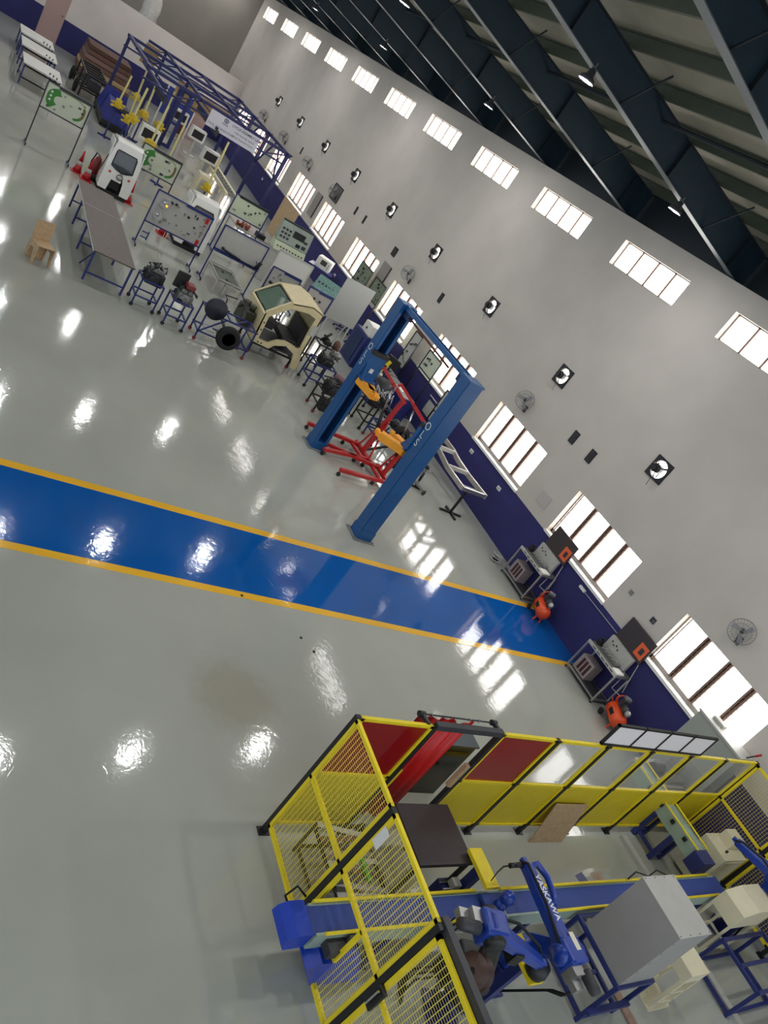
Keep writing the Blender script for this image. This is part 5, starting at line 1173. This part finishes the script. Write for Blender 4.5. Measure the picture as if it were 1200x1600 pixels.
# gantry
gt = thing('overhead_gantry', 'navy steel overhead gantry with cross beams over the assembly line', 'gantry', (38.1, 4.4, 0))
gx = [4.7, 1.5, -1.4, -4.7]
GN = mat('gantry_navy', (28,34,88), .45, var=.1)
for x in gx:
    ye = 1.9 if x > 4 else 3.3
    m = MB(); m.bar((x, -3.0, 3.05), (x, ye, 3.05), .12, .12); m.build('cross_beam', GN, gt)
    if abs(x) > 1.45:
        m = MB(); m.bar((x, -3.0, 2.6), (x, ye, 2.6), .07); m.build('lower_chord', GN, gt)
        for k in range(5 if x > 4 else 6):
            m = MB(); y = -3.0 + 1.0*k; m.bar((x, y, 2.6 if k % 2 else 3.0), (x, min(y+1.0, ye), 3.0 if k % 2 else 2.6), .05); m.build('lattice_bar', GN, gt)
    m = MB(); m.bar((x, -3.0, 0), (x, -3.0, 3.1), .13); m.build('post', GN, gt)
    m = MB(); m.prism([(-3.0, 2.8), (-2.7, 3.1), (-3.2, 3.1)], x-.05, x+.05, 'x'); m.build('gusset', GN, gt)
for y, z in ((-3.0, 3.05), (-.9, 3.05), (1.0, 3.05), (.1, 2.45)):
    m = MB(); m.bar((-4.9, y, z), (4.9, y, z), .1); m.build('long_beam', GN, gt)
for y, z in ((3.2, 3.05), (2.3, 2.45)):
    m = MB(); m.bar((-4.9, y, z), (1.6, y, z), .12); m.build('long_beam', GN, gt)
for x, y_ in ((1.5, 3.2), (-.6, .8), (4.7, 1.0)):
    for y in (y_,): m = MB(); m.bar((x, y, 0), (x, y, 3.0), .12); m.build('post', GN, gt)
for k in range(4):
    m = MB(); m.bar((gx[k], -3, 1.6), (gx[k]-1.4, -3, 3.0), .06) if k < 3 else m.bar((-4.7, -3, 1.6), (-3.4, -3, 3.0), .06); m.build('knee_brace', GN, gt)
for j, (y, x0) in enumerate(((2.3, -2.2), (.1, -2.2))):
    for k in range(16): MB().bar((-5.2+.28*k, y, 2.2), (-5.2+.28*k, y, 2.45), .06).build('cable_trolley', DGREY, gt)
# hoists
for i, (x, y, z, lb) in enumerate(((33.2, 8.1, 1.3, 'yellow hoist tool at the left end of the gantry line'), (32.6, 7.55, 1.2, 'yellow hoist tool, second from the left on the gantry line'), (31.4, 6.9, .9, 'yellow hoist tool with long pole above the white monitor'), (30.2, 6.4, .75, 'yellow hoist tool in front of the navy twin post'), (36.2, 5.8, .9, 'yellow hoist tool deeper among the gantry posts'), (35.4, 6.7, 1.1, 'yellow hoist tool deeper left among the gantry posts'), (31.6, 4.3, .5, 'yellow hoist tool standing right of the twin post'), (38.6, 6.6, 1.1, 'yellow hoist tool farthest back under the gantry'), (34.2, 7.4, .8, 'yellow hoist tool close behind the second from the left'))):
    h = thing('hoist_tool', lb, 'hoist', (x, y, 0), i*.4, 'yellow hoist tools on the line')
    YH = mat('hoist_yellow', (206,176,30), .5, var=.15, vs=12)
    MB().bar((0, 0, z+.15), (.0, -.05, 2.45), .06).build('pole', mat('pale_yellow', (206,196,130), .5), h)
    m = MB(); m.box(-.14, .14, -.1, .1, z-.1, z+.2, c=.02)
    for k in range(6):
        a = k*PI/3; m.bar((0, 0, z+.05*math.sin(k*2.1)), (.26*math.cos(a), .26*math.sin(a), z+.1*math.cos(k*1.7)), .09, .06)
    m.build('clamp_head', YH, h)
    m = MB(); m.bar((0, 0, 0), (0, 0, z), .05); m.bar((-.25, 0, .03), (.25, 0, .03), .06); m.bar((0, -.25, .03), (0, .25, .03), .06); m.build('stand', NAVY, h)
tp = thing('twin_post_stand', 'navy twin-column ladder stand in front of the monitors', 'stand', (37.9, 5.0, 0))
for y in (-.25, .25): MB().bar((0, y, 0), (0, y, 2.6), .14).build('column', NAVY, tp)
for z in (.08, 1.1, 2.5): MB().bar((0, -.25, z), (0, .25, z), .12).build('rung', NAVY, tp)
def kiosk(x, y, label):
    k = thing('monitor_kiosk', label, 'kiosk', (x, y, 0), FACE_CAM, 'white monitor kiosks')
    MB().box(-.36, .36, -.06, .3, .75, 1.3, c=.02).build('screen_housing', WHITE, k); MB().box(-.27, .27, -.07, -.06, .86, 1.2).build('screen', BLK, k)
    MB().box(-.06, .06, .0, .12, .03, .75).build('pedestal', LGREY, k); MB().box(-.28, .28, -.15, .3, 0, .03).build('base', LGREY, k)
kiosk(32.6, 6.8, 'white framed black monitor kiosk directly behind the first white cab')
kiosk(41.4, 3.95, 'white framed black monitor kiosk beside the blue screen panel')
kiosk(35.4, 3.6, 'white framed black monitor kiosk at the head of the pale roller bench')
kiosk(39.2, 3.45, 'white framed black monitor kiosk left of the banner')
kb = thing('roller_bench', 'long cream roller bench beside the kiosks', 'bench', (35.0, 2.9, 0))
MB().box(-3.2, 2.2, -.06, .06, .58, .72).build('side_beam', CREAM, kb); MB().box(-3.2, 2.2, .5, .62, .58, .72).build('side_beam', CREAM, kb)
for i in range(14): MB().cyl((-3.0+.37*i, .06, .66), (-3.0+.37*i, .5, .66), .04, 8).build('roller', MGREY, kb)
for x in (-3, -.5, 2):
    for y in (0, .56): MB().bar((x, y, 0), (x, y, .58), .06).build('leg', CREAM, kb)
kc = thing('cream_console', 'cream box unit standing among the kiosks', 'cabinet', (32.2, 4.35, 0)); MB().box(-.3, .3, -.3, .3, 0, .85, c=.01).build('cabinet_body', CREAM, kc); MB().box(-.31, -.3, -.2, .2, .2, .7).build('door', LGREY, kc)
sp = thing('blue_partition_screen', 'blue screen panel with white frame under the gantry', 'screen', (42.3, 4.0, 0), FACE_CAM)
MB().box(-.75, .75, 0, .03, .6, 1.9).build('blue_panel', mat('screen_blue', (44,62,140), .6), sp)
f = MB(); f.box(-.82, .82, -.01, .04, 1.9, 1.97); f.box(.75, .82, -.01, .04, 0, 1.9); f.box(-.82, -.75, -.01, .04, 0, 1.9); f.build('white_frame', WHITE, sp)
mr = thing('maroon_door_panel', 'maroon and pink door panel behind the gantry', 'panel', (43.2, 3.0, 0), FACE_CAM)
MB().box(-.4, -.1, 0, .05, .0, 2.2).build('maroon_strip', mat('maroon_panel', (90,40,40), .6), mr); MB().box(-.1, .7, 0, .05, 0, 2.2).build('pink_panel', mat('dusky_pink', (176,146,140), .7), mr)
# hanging boards and banner
def hung(x, y, z0, z1, W, label, m, name='hanging_board'):
    b = thing(name, label, 'board', (x, y, 0), FACE_CAM)
    MB().box(-W/2, W/2, 0, .02, z0, z1).build('board_face', m, b)
    for s in (-1, 1): MB().bar((s*W*.4, .01, z1), (s*W*.4, .01, 3.05), .012).build('hanger', BLK, b)
    return b
OCH = mat('ochre_board', (150,122,76), .7, var=.15, vs=8)
hung(42.75, 6.0, 2.05, 2.95, .7, 'small brown board hung high on the gantry, leftmost', OCH)
hung(42.75, 4.9, 2.1, 2.85, .95, 'pale grey notice board hung on the gantry, beside the brown ones', mat('notice_grey', (176,178,186), .6))
hung(39.55, 4.7, 1.8, 2.6, .8, 'small ochre board hung on the gantry, nearer than the grey notice', OCH)
o = hung(39.55, 3.3, 1.75, 2.55, 1.7, 'long ochre board hung behind the white banner', OCH)
bn = thing('assembly_banner', 'white banner with dark lettering hung across the gantry', 'banner', (33.3, 3.85, 0), FACE_CAM)
MB().box(-1.12, 1.12, 0, .012, 2.35, 3.0).build('banner_sheet', mat('banner_white', (206,204,214), .6), bn)
LT = mat('banner_letter', (40,44,80), .6)
def bt(s, x, z, size, bold=False): text_mesh('lettering', s, size, LT, bn, face_M((x, -.002, z), (1,0,0), (0,0,1)), bold=bold)
bt('TATA', -.42, 2.73, .1, True); bt('TATA  TECHNOLOGIES', -.5, 2.5, .11)
bt('CYCLE ASSEMBLY LINE', .52, 2.86, .13, True); bt('Axle Assembly Station', .5, 2.68, .1); bt('Wheel Assembly Station', .5, 2.52, .1)
MB().tube([(-.42+.085*math.cos(t), -.004, 2.88+.07*math.sin(t)) for t in [2*PI*i/20 for i in range(20)]], .014, 5, closed=True).build('emblem_ring', LT, bn); MB().prism([(-.47, 2.91), (-.37, 2.91), (-.4, 2.89), (-.41, 2.83), (-.43, 2.83), (-.44, 2.89)], -.006, 0, 'y').build('emblem_mark', LT, bn)
wr = thing('wrapped_bundle', 'pale wrapped bundle standing behind the far partition wall', 'bundle', (48.9, 5.7, 0))
MB().lathe([(.0, 3.0), (.45, 3.05), (.5, 3.4), (.42, 3.7), (.48, 4.0), (.4, 4.4), (.25, 4.75), (.0, 4.8)], n=18).build('wrapping', mat('wrap_film', (190,188,182), .4, var=.1), wr)
MB().box(-.4, .4, -.5, .5, 0, 3.05).build('pallet_stack', BROWN, wr)
dd = bpy.data.objects.new('door_1', None); COL.objects.link(dd); dd.location = (47.9, 9.75, 0); struct(dd)
MB().box(.02, .07, -.5, .5, 0, 2.9).build('door_leaf', mat('door_pinkish', (170,142,136), .7), dd); MB().bar((-.02, -.3, 1.35), (-.02, -.42, 1.35), .03).build('door_handle', CHROME, dd)
dcv = thing('parked_van', 'dark vehicle corner visible through the far opening', 'vehicle', (49.6, 12.7, 0))
MB().box(-.9, 1.5, -.9, .9, .35, 1.1, c=.15).build('body', DGREY, dcv); MB().box(-.4, 1.2, -.8, .8, 1.1, 1.7, c=.2).build('cabin', BLK, dcv)
for x in (-.4, 1.0):
    for y in (-.85, .85): tyre('tyre', dcv, (x, y, .33), .33, .2, 'y')
MB().box(-.93, -.9, -.7, -.3, .7, .85).build('headlamp', WHITE, dcv)

o = MB().box(-.4, .35, -.07, .07, 0, .03, M=Tm(1.62, 4.55, 0)).build('wood_plank', mat('plank', (150,122,106), .7, var=.15, vs=12)); tag(o, 'pinkish brown wooden plank on the floor beside the enclosure stand', 'plank')
for i, (x, y, lb) in enumerate(((7.05, 7.35, 'tiny dark speck on the grey floor, nearer the fence corner'), (7.3, 7.5, 'tiny dark speck on the grey floor, nearer the lane'), (7.98, 8.35, 'tiny dark speck on the yellow lane line'))):
    o = MB().lathe([(.0, .012), (.02, .01), (.025, 0), (.0, 0)], n=8).build('floor_speck', BLK, None, (x, y, .004)); tag(o, lb, 'speck')
